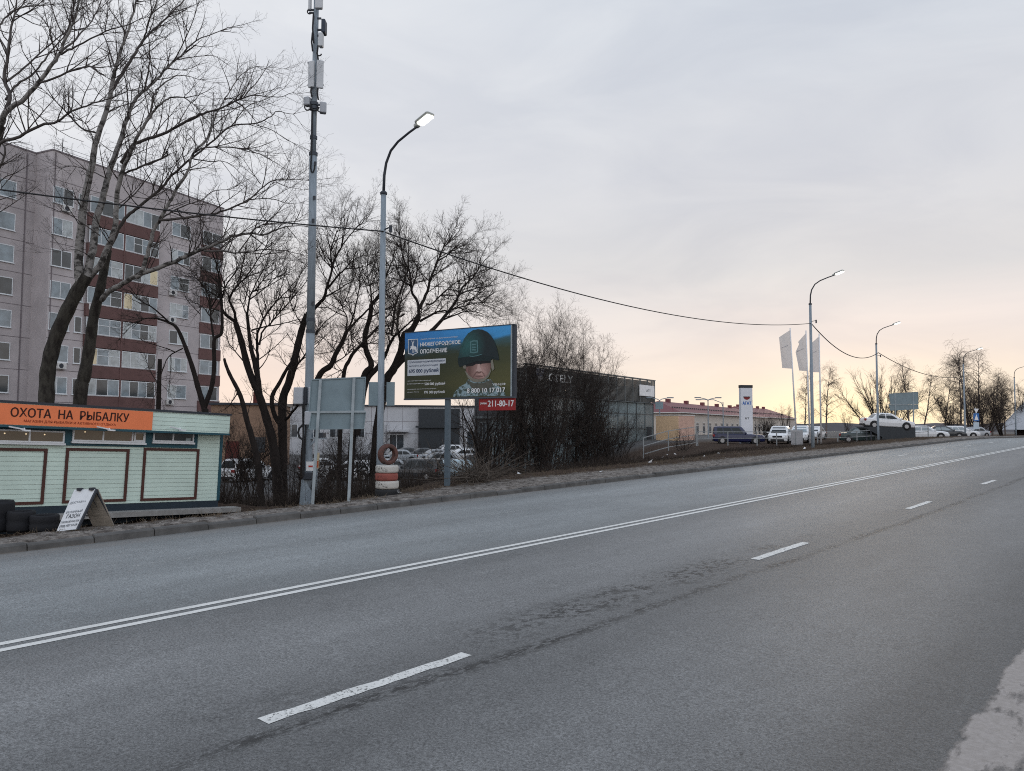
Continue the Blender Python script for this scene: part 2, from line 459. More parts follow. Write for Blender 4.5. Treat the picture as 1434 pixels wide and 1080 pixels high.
# kerb stones on the left
m_kerb = mat('kerb_concrete', (.085,.083,.08), rough=.9, var=.35, scale=2.5, bump=.4)
v, f = [], []
for k in range(-22, 160):
    a, b_ = k*1.0+.008, k*1.0+.99
    rng = random.Random(k); j = rng.uniform(-.012, .012); dz = rng.uniform(-.03, .012)
    prof = [(-14.0+j, -.02), (-14.02+j, .105+dz), (-14.05+j, .13+dz), (-14.17+j, .135+dz), (-14.18+j, -.02)]
    o = len(v)
    for t in (a, b_):
        v += [(x, t, zroad(t)+z) for x, z in prof]
    f += [(o+i, o+i+1, o+6+i, o+5+i) for i in range(4)] + [(o,o+1,o+2,o+3,o+4), (o+9,o+8,o+7,o+6,o+5)]
roadobj('kerb', v, f, m_kerb)

# the land left of the kerb, one sheet out to the horizon
def landmat():
    m = bpy.data.materials.new('verge_soil'); m.use_nodes = True; nt = m.node_tree; N = nt.nodes.new; L = nt.links.new
    b = nt.nodes['Principled BSDF']; b.inputs['Roughness'].default_value = .95; b.inputs['Specular IOR Level'].default_value = .1
    tc = N('ShaderNodeTexCoord'); sep = N('ShaderNodeSeparateXYZ'); L(tc.outputs['Object'], sep.inputs[0])
    def noise(s, d=5, r=.65):
        n = N('ShaderNodeTexNoise'); n.inputs['Scale'].default_value = s; n.inputs['Detail'].default_value = d; n.inputs['Roughness'].default_value = r
        L(tc.outputs['Object'], n.inputs['Vector']); return n.outputs['Fac']
    def ramp(fac, stops):
        r = N('ShaderNodeValToRGB'); L(fac, r.inputs[0]); cr = r.color_ramp
        cr.elements[0].position, cr.elements[0].color = stops[0][0], (*stops[0][1],1)
        cr.elements[1].position, cr.elements[1].color = stops[-1][0], (*stops[-1][1],1)
        for p_, c_ in stops[1:-1]: cr.elements.new(p_).color = (*c_,1)
        return r.outputs[0]
    def mix(fac, a, c):
        q = N('ShaderNodeMix'); q.data_type = 'RGBA'; L(fac, q.inputs[0]); L(a, q.inputs[6]); L(c, q.inputs[7]); return q.outputs[2]
    fine = noise(14, 6, .75); mid = noise(1.6, 5); big = noise(.2, 4)
    lump = noise(5, 6, .72)
    sand = ramp(lump, [(.34,(.045,.038,.034)), (.46,(.13,.115,.103)), (.56,(.22,.20,.182)), (.72,(.30,.28,.26))])
    soil = ramp(fine, [(.3,(.014,.010,.008)), (.5,(.042,.028,.021)), (.72,(.10,.07,.05))])
    lot = ramp(mid, [(.35,(.07,.07,.072)), (.65,(.12,.118,.115))])
    # L = -x
    q = N('ShaderNodeMath'); q.operation = 'MULTIPLY_ADD'; L(mid, q.inputs[0]); q.inputs[1].default_value = 1.3; L(sep.outputs['X'], q.inputs[2])
    r1 = N('ShaderNodeMapRange'); L(q.outputs[0], r1.inputs[0]); r1.inputs[1].default_value = -15.75; r1.inputs[2].default_value = -15.2; r1.inputs[3].default_value = 1; r1.inputs[4].default_value = 0
    c = mix(r1.outputs[0], sand, soil)
    r2 = N('ShaderNodeMapRange'); L(q.outputs[0], r2.inputs[0]); r2.inputs[1].default_value = -42; r2.inputs[2].default_value = -36; r2.inputs[3].default_value = 1; r2.inputs[4].default_value = 0
    c = mix(r2.outputs[0], c, lot)
    L(c, b.inputs['Base Color'])
    bp = N('ShaderNodeBump'); bp.inputs['Strength'].default_value = .9; bp.inputs['Distance'].default_value = .06
    L(fine, bp.inputs['Height']); L(bp.outputs[0], b.inputs['Normal'])
    return m
def land_z(x, y):
    L_ = -x; z = zground(L_, y)
    if L_ < 14.3: z -= .09*(1-sm(14.12, 14.3, L_))
    if L_ < 60 and -30 < y < 130:
        k = sm(14.2, 14.6, L_)*(1-sm(30, 40, L_))
        amp = .035 + .05*sm(16, 18, L_)
        z += k*amp*(mnoise.noise((x*1.3, y*1.3, 0)) + .6*mnoise.noise((x*4.1, y*4.1, 3)) + .45*mnoise.noise((x*10, y*10, 7)))
    return z
xs = [-x for x in (lins(14.12, 17.4, .1) + lins(17.4, 30, .35) + lins(30, 90, 3) + [90, 110, 150, 220, 350, 600, 1200, 3000])][::-1]
ys = [-3000, -800, -200, -80, -40] + lins(-30, 40, .16) + lins(40, 90, .3) + lins(90, 150, 1.5) + [150, 200, 300, 420, 600, 1000, 1800, 3000, 5000]
v, f = grid(xs, ys, land_z)
land = roadobj('ground', v, f, landmat(), smooth=True)
# land right of the road
v, f = grid([3.0, 12, 60, 300, 3000], [-3000, -800, -100, -60, -20, 0, 20, 66, 84, 150, 300, 420, 1000, 5000], lambda x, y: zroad(y) + (.0 if x < 4 else .2))
roadobj('ground', v, f, mat('roadside_soil', (.11,.10,.09), rough=.95, var=.4))
# sand drifted over the near edge
def sandmat():
    m = mat('drifted_sand', (.26,.235,.215), rough=.95, col2=(.345,.315,.295), thr=(.3,.7), scale=22, bump=.3, bscale=70)
    nt = m.node_tree; b = nt.nodes['Principled BSDF']; N = nt.nodes.new; L = nt.links.new
    tc = N('ShaderNodeTexCoord'); n = N('ShaderNodeTexNoise'); n.inputs['Scale'].default_value = 2.2; n.inputs['Detail'].default_value = 7; n.inputs['Roughness'].default_value = .65
    mp = N('ShaderNodeMapping'); mp.inputs['Scale'].default_value = (1.7,.5,1); L(tc.outputs['Object'], mp.inputs[0]); L(mp.outputs[0], n.inputs['Vector'])
    sep = N('ShaderNodeSeparateXYZ'); L(tc.outputs['Object'], sep.inputs[0])
    r = N('ShaderNodeMapRange'); L(sep.outputs['X'], r.inputs[0]); r.inputs[1].default_value = -1.42; r.inputs[2].default_value = -1.14; r.inputs[3].default_value = -.5; r.inputs[4].default_value = .19
    r3 = N('ShaderNodeMapRange'); L(sep.outputs['X'], r3.inputs[0]); r3.inputs[1].default_value = -1.08; r3.inputs[2].default_value = -.7; r3.inputs[3].default_value = 0; r3.inputs[4].default_value = -.2
    a1 = N('ShaderNodeMath'); a1.operation = 'ADD'; L(r.outputs[0], a1.inputs[0]); L(n.outputs['Fac'], a1.inputs[1])
    a2 = N('ShaderNodeMath'); a2.operation = 'ADD'; L(a1.outputs[0], a2.inputs[0]); L(r3.outputs[0], a2.inputs[1])
    r2 = N('ShaderNodeMapRange'); L(a2.outputs[0], r2.inputs[0]); r2.inputs[1].default_value = .48; r2.inputs[2].default_value = .60
    L(r2.outputs[0], b.inputs['Alpha'])
    return m
def sand_z(x, y): return zroad(y) + .006 + max(0, .003*sm(-1.3, -.5, x)*(1+mnoise.noise((x*3, y*3, 1))))
v, f = grid(lins(-1.5, 1.4, .07), lins(2, 30, .1), sand_z)
structure(roadobj('sand_drift', v, f, sandmat(), smooth=True), 'stuff')

# distant low rise behind everything
v, f = [], []
for i in range(121):
    az = math.radians(-60 + i); R_ = 700
    h = 7 + 5*mnoise.noise((i*.09, 0, 0)) + 2*mnoise.noise((i*.5, 3, 0))
    x, y = R_*math.sin(az), R_*math.cos(az)
    v += [(x, y, -3), (x*1.02, y*1.02, h), (x*1.4, y*1.4, h*.4)]
for i in range(120): f += [(3*i, 3*i+3, 3*i+4, 3*i+1), (3*i+1, 3*i+4, 3*i+5, 3*i+2)]
mb = MB(); mb.v, mb.f = v, f
structure(mb.build('hills', mat('far_wood', (.10,.095,.10), rough=1, var=.3, scale=.02)))
# ------------------------------------------------------------------ fishing shop kiosk
KF = Frame(P(305, 708, 21.0), math.radians(39.5), math.radians(2.2))
def siding_mat(name, col, pitch, dark=.55):
    m = mat(name, col, rough=.45, var=.10, scale=1.3, spec=.35)
    nt = m.node_tree; b = nt.nodes['Principled BSDF']; N = nt.nodes.new; L = nt.links.new
    tc = N('ShaderNodeTexCoord'); sep = N('ShaderNodeSeparateXYZ'); L(tc.outputs['Object'], sep.inputs[0])
    d = N('ShaderNodeMath'); d.operation = 'DIVIDE'; L(sep.outputs['Z'], d.inputs[0]); d.inputs[1].default_value = pitch
    fr = N('ShaderNodeMath'); fr.operation = 'FRACT'; L(d.outputs[0], fr.inputs[0])
    r = N('ShaderNodeValToRGB'); L(fr.outputs[0], r.inputs[0]); e = r.color_ramp.elements
    e[0].position = 0; e[0].color = (0,0,0,1); e[1].position = .10; e[1].color = (1,1,1,1)
    bp = N('ShaderNodeBump'); bp.inputs['Strength'].default_value = 1; bp.inputs['Distance'].default_value = .006
    L(r.outputs[0], bp.inputs['Height']); L(bp.outputs[0], b.inputs['Normal'])
    r2 = N('ShaderNodeValToRGB'); L(fr.outputs[0], r2.inputs[0]); e = r2.color_ramp.elements
    e[0].position = .03; e[0].color = (dark,dark,dark,1); e[1].position = .08; e[1].color = (1,1,1,1)
    mx = N('ShaderNodeMix'); mx.data_type = 'RGBA'; mx.blend_type = 'MULTIPLY'; mx.inputs[0].default_value = 1
    src = b.inputs['Base Color'].links[0].from_socket
    L(src, mx.inputs[6]); L(r2.outputs[0], mx.inputs[7]); L(mx.outputs[2], b.inputs['Base Color'])
    return m
m_mint = siding_mat('mint_siding', (.56,.69,.62), .105, .88)
m_teal = mat('teal_trim', (.018,.075,.10), rough=.45)
m_brown = mat('brown_trim', (.070,.026,.020), rough=.5)
m_orange = mat('orange_sign', (.80,.215,.085), rough=.45, var=.05)
m_letter = mat('sign_letter', (.035,.008,.006), rough=.6)
m_letter2 = mat('sign_small_letter', (.25,.035,.012), rough=.6)
m_plinth = mat('plinth_blue_black', (.018,.03,.042), rough=.6)
m_conc = mat('concrete', (.26,.255,.245), rough=.9, var=.2, scale=5, bump=.2)
m_frame = mat('white_window_frame', (.66,.68,.70), rough=.4, var=.04)
kiosk = tag(empty('shop_kiosk', mtx=KF.m), 'long mint green fishing shop kiosk with an orange sign band above its windows', 'shop')
U0 = -7.2
mb = MB(); mb.box((U0, 0, .14), (-.05, 3.0, 2.42)); mb.build('wall', m_mint, kiosk)
mb = MB(); mb.box((U0, -.004, -.5), (0, 2.99, .135)); mb.build('plinth', m_plinth, kiosk)
mb = MB(); mb.box((U0, -.42, -.16), (.45, -.006, -.035)); mb.build('paving_strip', m_conc, kiosk)
mb = MB(); mb.box((-.048, -.012, .137), (.03, .06, 2.2)); mb.box((-.048, 2.9, .137), (.03, 3.01, 2.2)); mb.build('corner_trim', m_teal, kiosk)
# fascia box on top, standing out from the wall
def kuv(px, py, d=0.0): return KF.uv(px, py, d)
fd = -.34
ur = kuv(322, 590, fd)[0]
zt = kuv(160, 573, fd)[1]; zb = kuv(160, 601, fd)[1]
us = kuv(213, 590, fd)[0]
mb = MB(); mb.box((U0, fd, zb), (ur, 3.05, zt)); fas = mb.build('fascia', m_mint, kiosk)
mb = MB(); mb.box((U0, fd-.03, zt+.001), (ur+.03, 3.1, zt+.055)); mb.build('roof_edge', m_dark, kiosk)
mb = MB(); mb.box((U0, fd-.014, zb-.05), (ur+.005, fd+.2, zb-.001)); mb.build('fascia_trim', m_teal, kiosk)
zo0, zo1 = zb+.01, zt-.012
mb = MB(); mb.box((U0, fd-.022, zo0), (us, fd-.002, zo1)); sg = mb.build('sign_band', m_orange, kiosk)
a, b_ = kuv(14, 584, fd)[0], kuv(180, 584, fd)[0]
h_ = zo1-zo0
text('lettering', 'ОХОТА  НА  РЫБАЛКУ', m_letter, sg, a, b_, zo0+h_*.38, zo0+h_*.83, fd-.026, bold=.022)
a, b_ = kuv(33, 588, fd)[0], kuv(162, 588, fd)[0]
text('small_lettering', 'МАГАЗИН ДЛЯ РЫБАЛКИ И АКТИВНОГО ОТДЫХА', m_letter2, sg, a, b_, zo0+h_*.12, zo0+h_*.27, fd-.026, bold=.012)
# window band
wz0, wz1 = kuv(100, 624)[1], kuv(100, 597)[1]+.02
xr = kuv(276, 615)[0]
mb = MB(); mb.box((U0, -.035, wz0), (xr, -.003, wz1+.25)); mb.build('window_surround', m_teal, kiosk)
m_gl_lit = glassmat('shop_glass_lit', (.075,.066,.055), emit=(.9,.66,.42), estr=.035)
m_gl = glassmat('shop_glass', (.04,.05,.055))
m_bulb = mat('shop_bulb', (.9,.8,.6), emit=(1,.75,.45), estr=.6)
def kwin(p0, p1, splits, lit, small=None):
    x0, x1 = kuv(p0, 612)[0], kuv(p1, 612)[0]; z0, z1 = kuv((p0+p1)/2, 619)[1], kuv((p0+p1)/2, 601.5)[1]
    fr = MB(); t = .035
    fr.box((x0,-.075,z0), (x1,-.037,z0+t)); fr.box((x0,-.075,z1-t), (x1,-.037,z1)); fr.box((x0-.02,-.11,z0-.05), (x1+.02,-.037,z0-.003))
    fr.box((x0,-.075,z0+t), (x0+t,-.037,z1-t)); fr.box((x1-t,-.075,z0+t), (x1,-.037,z1-t))
    for sp in splits:
        u = kuv(sp, 612)[0]; fr.box((u-t/2,-.075,z0+t), (u+t/2,-.037,z1-t))
    w = fr.build('window', m_frame, kiosk)
    g = MB(); g.box((x0+t,-.052,z0+t), (x1-t,-.040,z1-t)); g.build('pane', m_gl_lit if lit else m_gl, w)
    if small:
        s0, s1 = kuv(small[0], 612)[0], kuv(small[1], 612)[0]; q = MB()
        q.box((s0,-.08,z0+.02), (s0+.04,-.0755,z1-.02)); q.box((s1-.04,-.08,z0+.02), (s1,-.0755,z1-.02)); q.box((s0+.04,-.08,z0+.02), (s1-.04,-.0755,z0+.07)); q.box((s0+.04,-.08,z1-.07), (s1-.04,-.0755,z1-.02))
        q.build('sash', m_frame, w)
    return w, x0, x1, z0, z1
w, x0, x1, z0, z1 = kwin(-62, 89, [-10, 40], True)
q = MB()
for u in (.42, .62, .80): q.lathe([(.0,-.006),(.012,-.005),(.017,0),(.0,.001)], 8, 'y', (x0+(x1-x0)*u, -.054, z1-.09))
q.build('ceiling_spot', m_bulb, w)
w, x0, x1, z0, z1 = kwin(100, 202, [143, 184], True, (186, 201))
q = MB(); q.lathe([(.0,-.006),(.012,-.005),(.017,0),(.0,.001)], 8, 'y', (x0+(x1-x0)*.16, -.054, z1-.08)); q.build('ceiling_spot', m_bulb, w)
q = MB(); q.box((x0+(x1-x0)*.775, -.06, z0+.04), (x0+(x1-x0)*.81, -.053, z0+.12)); q.build('price_card', mat('card_pink', (.25,.17,.15)), w)
w, x0, x1, z0, z1 = kwin(213, 270, [241], False)
q = MB(); q.box((x0+(x1-x0)*.80, -.06, z0+.035), (x0+(x1-x0)*.92, -.053, z0+.11)); q.build('price_card', mat('card_grey', (.3,.35,.36)), w)
# three brown wall frames
for p0, p1 in ((-60, 64), (90, 179), (199, 277)):
    pm = (p0+p1)/2
    x0, x1 = kuv(p0, 660)[0], kuv(p1, 660)[0]; z1, z0 = kuv(pm, 628 if p0 > -1 else 627)[1], kuv(pm, 700.5 if p0 > 100 else (703.5 if p0 > 0 else 708))[1]
    t = .065; q = MB()
    q.box((x0,-.028,z0), (x1,-.002,z0+t)); q.box((x0,-.028,z1-t), (x1,-.002,z1)); q.box((x0,-.028,z0+t), (x0+t,-.002,z1-t)); q.box((x1-t,-.028,z0+t), (x1,-.002,z1-t))
    q.build('wall_frame', m_brown, kiosk)
# lamps on arms under the fascia
for px in (32, 152, 252):
    u, zz = kuv(px, 599.5, fd-.12)
    q = MB(); q.bar((u-.28, fd-.16, zz+.02), (u+.05, fd-.05, zz-.03), .022, .03); q.box((u+.0, fd-.2, zz-.07), (u+.13, fd-.08, zz-.035)); q.bar((u+.06, fd-.08, zz-.05), (u+.06, fd+.02, zz+.02), .02)
    q.build('sign_lamp', m_frame, kiosk)

# ------------------------------------------------------------------ sandwich board and tyres beside the kerb
SBp = gpos(118, 742)
sb = tag(empty('sandwich_board', SBp + Vector((0,0,-.03)), -math.radians(40)), 'white A-shaped wooden sandwich board advertising lawn turf', 'sign board')
m_sbw = mat('board_white', (.60,.62,.64), rough=.6, var=.08, scale=6)
m_sbt = mat('board_lettering', (.05,.06,.08), rough=.7)
m_sbg = mat('board_grey_lettering', (.30,.33,.36), rough=.7)
m_wood = mat('bare_board', (.28,.25,.21), rough=.8, var=.3, scale=5, stretch=(1,1,6))
def cutpts(px, py, Y): return sb.matrix_world.inverted() @ P(px, py, Y)
SBm = Matrix.Translation(SBp + Vector((0,0,-.03))) @ Matrix.Rotation(-math.radians(40), 4, 'Z')
SBi = SBm.inverted()
sy = SBp.y
# corners from the picture, the two leaves lean together at the ridge
A = SBi @ P(79, 744.5, sy-.05); B = SBi @ P(108, 741, sy-.12); Ct = SBi @ P(135, 685, sy+.18); Dt = SBi @ P(104, 686, sy+.30)
R1 = SBi @ P(161, 738, sy+.46)
def leafbox(mb, a, b, c, d, th):
    nrm = (b-a).cross(d-a).normalized()*th
    vs = [a,b,c,d,a-nrm,b-nrm,c-nrm,d-nrm]
    mb.add(vs, [(0,1,2,3),(7,6,5,4),(0,4,5,1),(1,5,6,2),(2,6,7,3),(3,7,4,0)])
q = MB(); leafbox(q, A, B, Ct, Dt, .018); fp = q.build('front_panel', m_sbw, sb)
R0 = R1 + (A-B)
q = MB(); leafbox(q, R1, R0, Dt+Vector((.02,.03,0)), Ct+Vector((.02,.03,0)), .014); bpn = q.build('back_panel', m_wood, sb)
q = MB()
for k in (0.0, .33, .62, .9):
    o_ = (R0-R1)*k; q.bar(R1+o_+Vector((-.035,0,0)), Ct+(Dt-Ct)*k+Vector((-.01,0,-.02)), .05, .03)
q.bar(R1+(Ct-R1)*.34+Vector((-.06,0,0)), R0+(Dt-R0)*.34+Vector((-.06,0,0)), .04, .03)
q.bar(B+Vector((.02,0,0)), Ct+Vector((.02,0,0)), .045, .035)
q.build('batten', m_dark, sb)
q = MB()
for k in (.2, .75):
    c_ = Ct+(Dt-Ct)*k; q.box((c_.x-.05, c_.y-.04, c_.z-.02), (c_.x+.05, c_.y+.05, c_.z+.03))
q.build('hinge', m_dark, sb)
# lettering laid on the leaning front leaf
ex = (B-A).normalized(); ez0 = (Dt-A); ez = (ez0-ex*ez0.dot(ex)).normalized(); ny = ez.cross(ex)
LM = Matrix((ex, ny, ez)).transposed().to_4x4(); LM.translation = A
wS = (B-A).length; hS = ez0.length; sk = ez0.dot(ex)/hS
nvis = -1 if (SBi.to_3x3() @ Vector((0,-1,0))).dot(ny) < 0 else 1
for body, z0, z1, xa, xb, mm in (('РУЛОННЫЙ', .40, .47, .12, .90, m_sbg), ('ГАЗОН', .28, .375, .22, .86, m_sbt), ('ПОСЕВНОЙ УЧАСТОК', .175, .235, .06, .94, m_sbt), ('(920) 957 54 69', .065, .135, .08, .92, m_sbt), ('ДОСТАВКА', .62, .68, .1, .9, m_sbg)):
    t = text('lettering', body, mm, fp, wS*xa, wS*xb, hS*z0, hS*z1, -.004, bold=.01)
    me = t.data
    for vv in me.vertices:
        c_ = vv.co.copy(); c_.x += c_.z*sk; vv.co = LM @ Vector((c_.x, .012*(1 if (SBi @ Vector((0,0,EYE)) - A).dot(ny) > 0 else -1), c_.z))
def tyre(name, m, R_=.31, w=.22, lying=True, parent=None):
    pr = [(R_*.60,-w*.42),(R_*.70,-w*.5),(R_*.9,-w*.49),(R_*.985,-w*.36),(R_,-w*.2),(R_,w*.2),(R_*.985,w*.36),(R_*.9,w*.49),(R_*.70,w*.5),(R_*.60,w*.42),(R_*.66,w*.3),(R_*.80,0),(R_*.66,-w*.3)]
    q = MB(); q.lathe(pr, 28, 'z' if lying else 'y', closed=True); return q.build(name, m, parent, smooth=True)
for (px, py, top, Y, r_, lab) in ((26, 742, 722, 15.6, .46, 'black tyre nearest the sandwich board on its left'), (67, 742, 722, 15.6, .40, None), (-4, 740, 712, 15.9, .5, None)):
    pass
m_tyreblk = mat('old_black_tyre', (.012,.013,.016), rough=.75, bump=.3, bscale=20)
for px, rr, hh, lab in ((62, .27, .34, 'small black tyre planter just left of the sandwich board'), (29, .26, .42, 'middle black tyre planter left of the sandwich board'), (-9, .36, .62, 'tall black tyre planter cut by the left edge of the photo')):
    g = P(px, 744, 15.9)
    q = MB(); q.lathe([(rr*.80,.03),(rr*.93,0),(rr,.05),(rr*1.0,hh*.4),(rr*.96,hh*.5),(rr,hh*.6),(rr,hh*.9),(rr*.94,hh),(rr*.72,hh*.985),(rr*.70,hh*.9),(rr*.8,hh*.5)], 28, 'z', closed=True)
    o = q.build('tyre_planter', m_tyreblk, smooth=True); o.location = g; tag(o, lab, 'tyre', 'black tyre planters')
    q = MB(); q.lathe([(0,hh*.7),(rr*.4,hh*.74),(rr*.79,hh*.7)], 16); q.build('soil', mat('planter_soil', (.03,.025,.02), rough=1), o)

# ------------------------------------------------------------------ apartment block
AF = Frame(P(61, 560, 68.0), math.radians(24.7))
AF.o.z = 0; AF.m.translation = AF.o
def auv(px, py, d=0.0): return AF.uv(px, py, d)
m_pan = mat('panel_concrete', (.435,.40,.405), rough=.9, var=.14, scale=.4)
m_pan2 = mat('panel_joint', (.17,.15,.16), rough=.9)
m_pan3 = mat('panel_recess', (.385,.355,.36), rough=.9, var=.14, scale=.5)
m_par = mat('balcony_brown', (.125,.07,.066), rough=.8, var=.15, scale=1)
m_wfr = mat('flat_window_frame', (.62,.65,.67), rough=.5, var=.05)
m_gA = [glassmat('flat_glass', c, spec=.8, emit=e, estr=s_) for c, e, s_ in (((.20,.25,.28), None, 0), ((.05,.06,.065), None, 0), ((.36,.40,.41), None, 0), ((.40,.36,.24), (1,.8,.5), .10))]
apt = tag(empty('apartment_block', mtx=AF.m), 'nine storey pinkish grey panel apartment block with brown glazed balconies', 'apartment building')
ue = auv(312, 345)[0]
ztop = auv(61, 206)[1]
zbase = -1.6
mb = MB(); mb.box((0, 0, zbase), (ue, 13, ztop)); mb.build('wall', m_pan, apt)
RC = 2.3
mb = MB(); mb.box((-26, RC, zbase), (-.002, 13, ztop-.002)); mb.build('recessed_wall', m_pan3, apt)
mb = MB(); mb.box((-.05, -.05, ztop+.001), (ue+.06, 13.1, ztop+.14)); mb.box((-26, RC-.05, ztop), (-.06, 13.1, ztop+.13)); mb.build('parapet_cap', m_pan2, apt)
mb = MB(); mb.box((.22,-.05,zbase), (.30,-.003,ztop-.1)); mb.box((-.9, RC-.06, zbase), (-.8, RC-.003, ztop-.2)); mb.build('downpipe', m_pan2, apt)
SH = 2.89; zr7 = auv(85, 552)[1]
rows = [zr7 + SH*k for k in range(-1, 7)]
mb = MB()
for z in rows:
    mb.box((.02, -.012, z+2.12), (ue-.02, -.002, z+2.17)); mb.box((-26, RC-.012, z+2.12), (-.004, RC-.002, z+2.17))
mb.build('panel_joint', m_pan2, apt)
arng = random.Random(12)
def awin(x0, x1, z0, z1, y, splits, gl=None, sill=True):
    t = .07; q = MB()
    q.box((x0,y-.05,z0), (x1,y-.004,z0+t)); q.box((x0,y-.05,z1-t), (x1,y-.004,z1)); q.box((x0,y-.05,z0+t), (x0+t,y-.004,z1-t)); q.box((x1-t,y-.05,z0+t), (x1,y-.004,z1-t))
    for s_ in splits: u = x0+(x1-x0)*s_; q.box((u-t/2,y-.05,z0+t), (u+t/2,y-.004,z1-t))
    if arng.random() < .35 and splits: u0 = x0+(x1-x0)*splits[0]; q.box((u0+t/2,y-.05,(z0+z1)/2+.1), (x1-t,y-.004,(z0+z1)/2+.16))
    if sill: q.box((x0-.06,y-.12,z0-.05), (x1+.06,y-.004,z0-.002))
    w = q.build('window', m_wfr, apt)
    es = [0]+list(splits)+[1]
    parts_ = {}
    for i in range(len(es)-1):
        k = gl if gl is not None else arng.choice([0,0,0,1,1,2,2,2,0,2,1,0]*5+[3])
        parts_.setdefault(k, MB()).box((x0+(x1-x0)*es[i]+t*.4, y-.03, z0+t*.5), (x0+(x1-x0)*es[i+1]-t*.4, y-.012, z1-t*.5))
    for k, g in parts_.items(): g.build('pane', m_gA[k], w)
    return w
def at(px, row_py): return auv(px, row_py)[0]
cA = (at(71, 360), at(100, 360))
cC = (at(240, 345), at(266, 345))
b0, b1, bm = at(122, 300), at(221, 330), at(172, 320)
e0, e1 = at(283, 340), at(308, 345)
for i, z in enumerate(rows):
    awin(cA[0], cA[1], z, z+1.56, 0, [.5])
    awin(cC[0], cC[1], z+.06, z+1.5, 0, [.45] if i % 2 else [.33,.66])
    for x0, x1 in ((-4.6, -1.7), (-10, -7.1), (-15.5, -12.6)):
        awin(x0, x1, z, z+1.56, RC, [.5])
    # loggia stacks
    for x0, x1, n in ((b0+.08, bm-.1, 3), (bm+.1, b1-.08, 4)):
        awin(x0, x1, z+.0, z+1.58, -.28, [j/n for j in range(1, n)], sill=False)
    awin(e0, e1, z+.0, z+1.55, -.10, [.5], sill=False)
    awin(at(112, 300)-.2, at(118, 300)+.1, z, z+1.5, 0, [], gl=1)
mb = MB(); mb2 = MB(); mb3 = MB()
for i, z in enumerate(rows):
    for q0, q1 in ((b0, bm-.095), (bm+.095, b1)):
        q = MB(); q.box((q0, -.30, z-1.22), (q1, -.003, z-.06)); q.build('balcony_parapet', m_par, apt)
    mb2.box((b0-.02, -.33, z-.058), (b1+.02, -.003, z-.012))
    q = MB(); q.box((e0-.1, -.12, z-1.22), (ue-.02, -.003, z-.06)); q.build('balcony_parapet', m_par, apt); mb2.box((e0-.12, -.15, z-.058), (ue-.01, -.003, z-.012))
mb2.build('balcony_ledge', m_pan, apt)
mb3.box((bm-.09, -.34, rows[0]-1.2), (bm+.09, -.004, rows[-1]+1.7)); mb3.build('loggia_post', m_par, apt)
# air conditioners
m_ac = mat('ac_case', (.55,.55,.54), rough=.5)
for px, row, side in ((91, 7, 0), (91, 2, 0), (243, 5, 0), (243, 4, 0), (243, 1, 0), (131, 4, 0), (250, 0, 0), (120, 1, 0)):
    x = at(px, 320); z = rows[row]-.62
    q = MB(); q.box((x-.42,-.36,z), (x+.42,-.06,z+.56), .03); ac = q.build('air_conditioner', m_ac, apt)
    q = MB(); q.lathe([(0,-.37),(.2,-.372),(.22,-.362),(.22,-.358)], 16, 'y', (x-.1, 0, z+.28)); q.build('fan_grille', m_dark, ac)
# roof rail and aerials
mb = MB()
for k in range(12):
    u = .3+(ue-.6)*k/11; mb.bar((u,.3,ztop+.1), (u,.3,ztop+.75), .03)
for k in range(12):
    u = -25+k*2.25; mb.bar((u,RC+.3,ztop+.1), (u,RC+.3,ztop+.75), .03)
for zz in (.4,.74): mb.bar((.1,.3,ztop+zz), (ue-.1,.3,ztop+zz), .025); mb.bar((-26,RC+.3,ztop+zz), (-.1,RC+.3,ztop+zz), .025)
mb.build('roof_railing', m_dark, apt)
mb = MB()
for u, h in ((1.7,1.9),(13.5,2.3),(7.5,1.4)): mb.bar((u,1.2,ztop), (u,1.2,ztop+h), .045); mb.bar((u-.5,1.2,ztop+h-.2), (u+.5,1.2,ztop+h-.2), .02)
mb.build('aerial', m_dark, apt)

# ------------------------------------------------------------------ low buildings behind the trees
def block(name, px0, px1, py_top, Y0, Y1, base, depth, m, label, cat, roofm=None):
    a = P(px0, py_top, Y0); b_ = P(px1, py_top, Y1)
    az = math.atan2(b_.x-a.x, b_.y-a.y)
    fr = Frame((a.x, a.y, 0), az); w = (Vector((b_.x,b_.y,0))-Vector((a.x,a.y,0))).length; h = a.z
    r = tag(empty(name, mtx=fr.m), label, cat)
    q = MB(); q.box((0,0,base), (w,depth,h)); q.build('wall', m, r)
    q = MB(); q.box((-.25,-.25,h+.001), (w+.25,depth+.25,h+.22)); q.build('roof', roofm or m_dark, r)
    return r, w, h, fr
m_peach = mat('peach_plaster', (.23,.15,.105), rough=.9, var=.15, scale=1.5)
m_wpan = mat('pale_panel', (.46,.47,.49), rough=.8, var=.10, scale=.6)
m_glB = glassmat('dim_glass', (.05,.06,.07))
m_drk = mat('dark_panel', (.035,.04,.045), rough=.7)
m_red = mat('rusty_red', (.10,.025,.02), rough=.8, var=.2)
r, w, h, fr = block('utility_building', 296, 392, 567, 74, 75, -2.6, 8, m_peach, 'low peach plastered building with a dark roof right of the mint kiosk', 'building')
q = MB(); q.box((w*.22,-.03,-2), (w*.42,-.003,.7)); q.build('door', m_red, r)
q = MB(); q.box((w*.55,2,h+.2), (w*.66,3,h+1.4)); q.build('chimney', m_red, r)
q = MB(); q.box((w*.6,-.03,-.4), (w*.8,-.004,1.1)); q.build('window', m_glB, r)
r, w, h, fr = block('service_building', 386, 692, 568, 112, 117, -2.6, 14, m_wpan, 'long pale panelled service building behind the parked cars', 'building')
q = MB()
for k in range(1, 14): u = w*k/14; q.box((u-.02,-.012,-1.2), (u+.02,-.002,h))
for zz in (1.2, 3.0): q.box((0,-.014,zz), (w,-.002,zz+.04))
q.build('panel_joint', m_pan2, r)
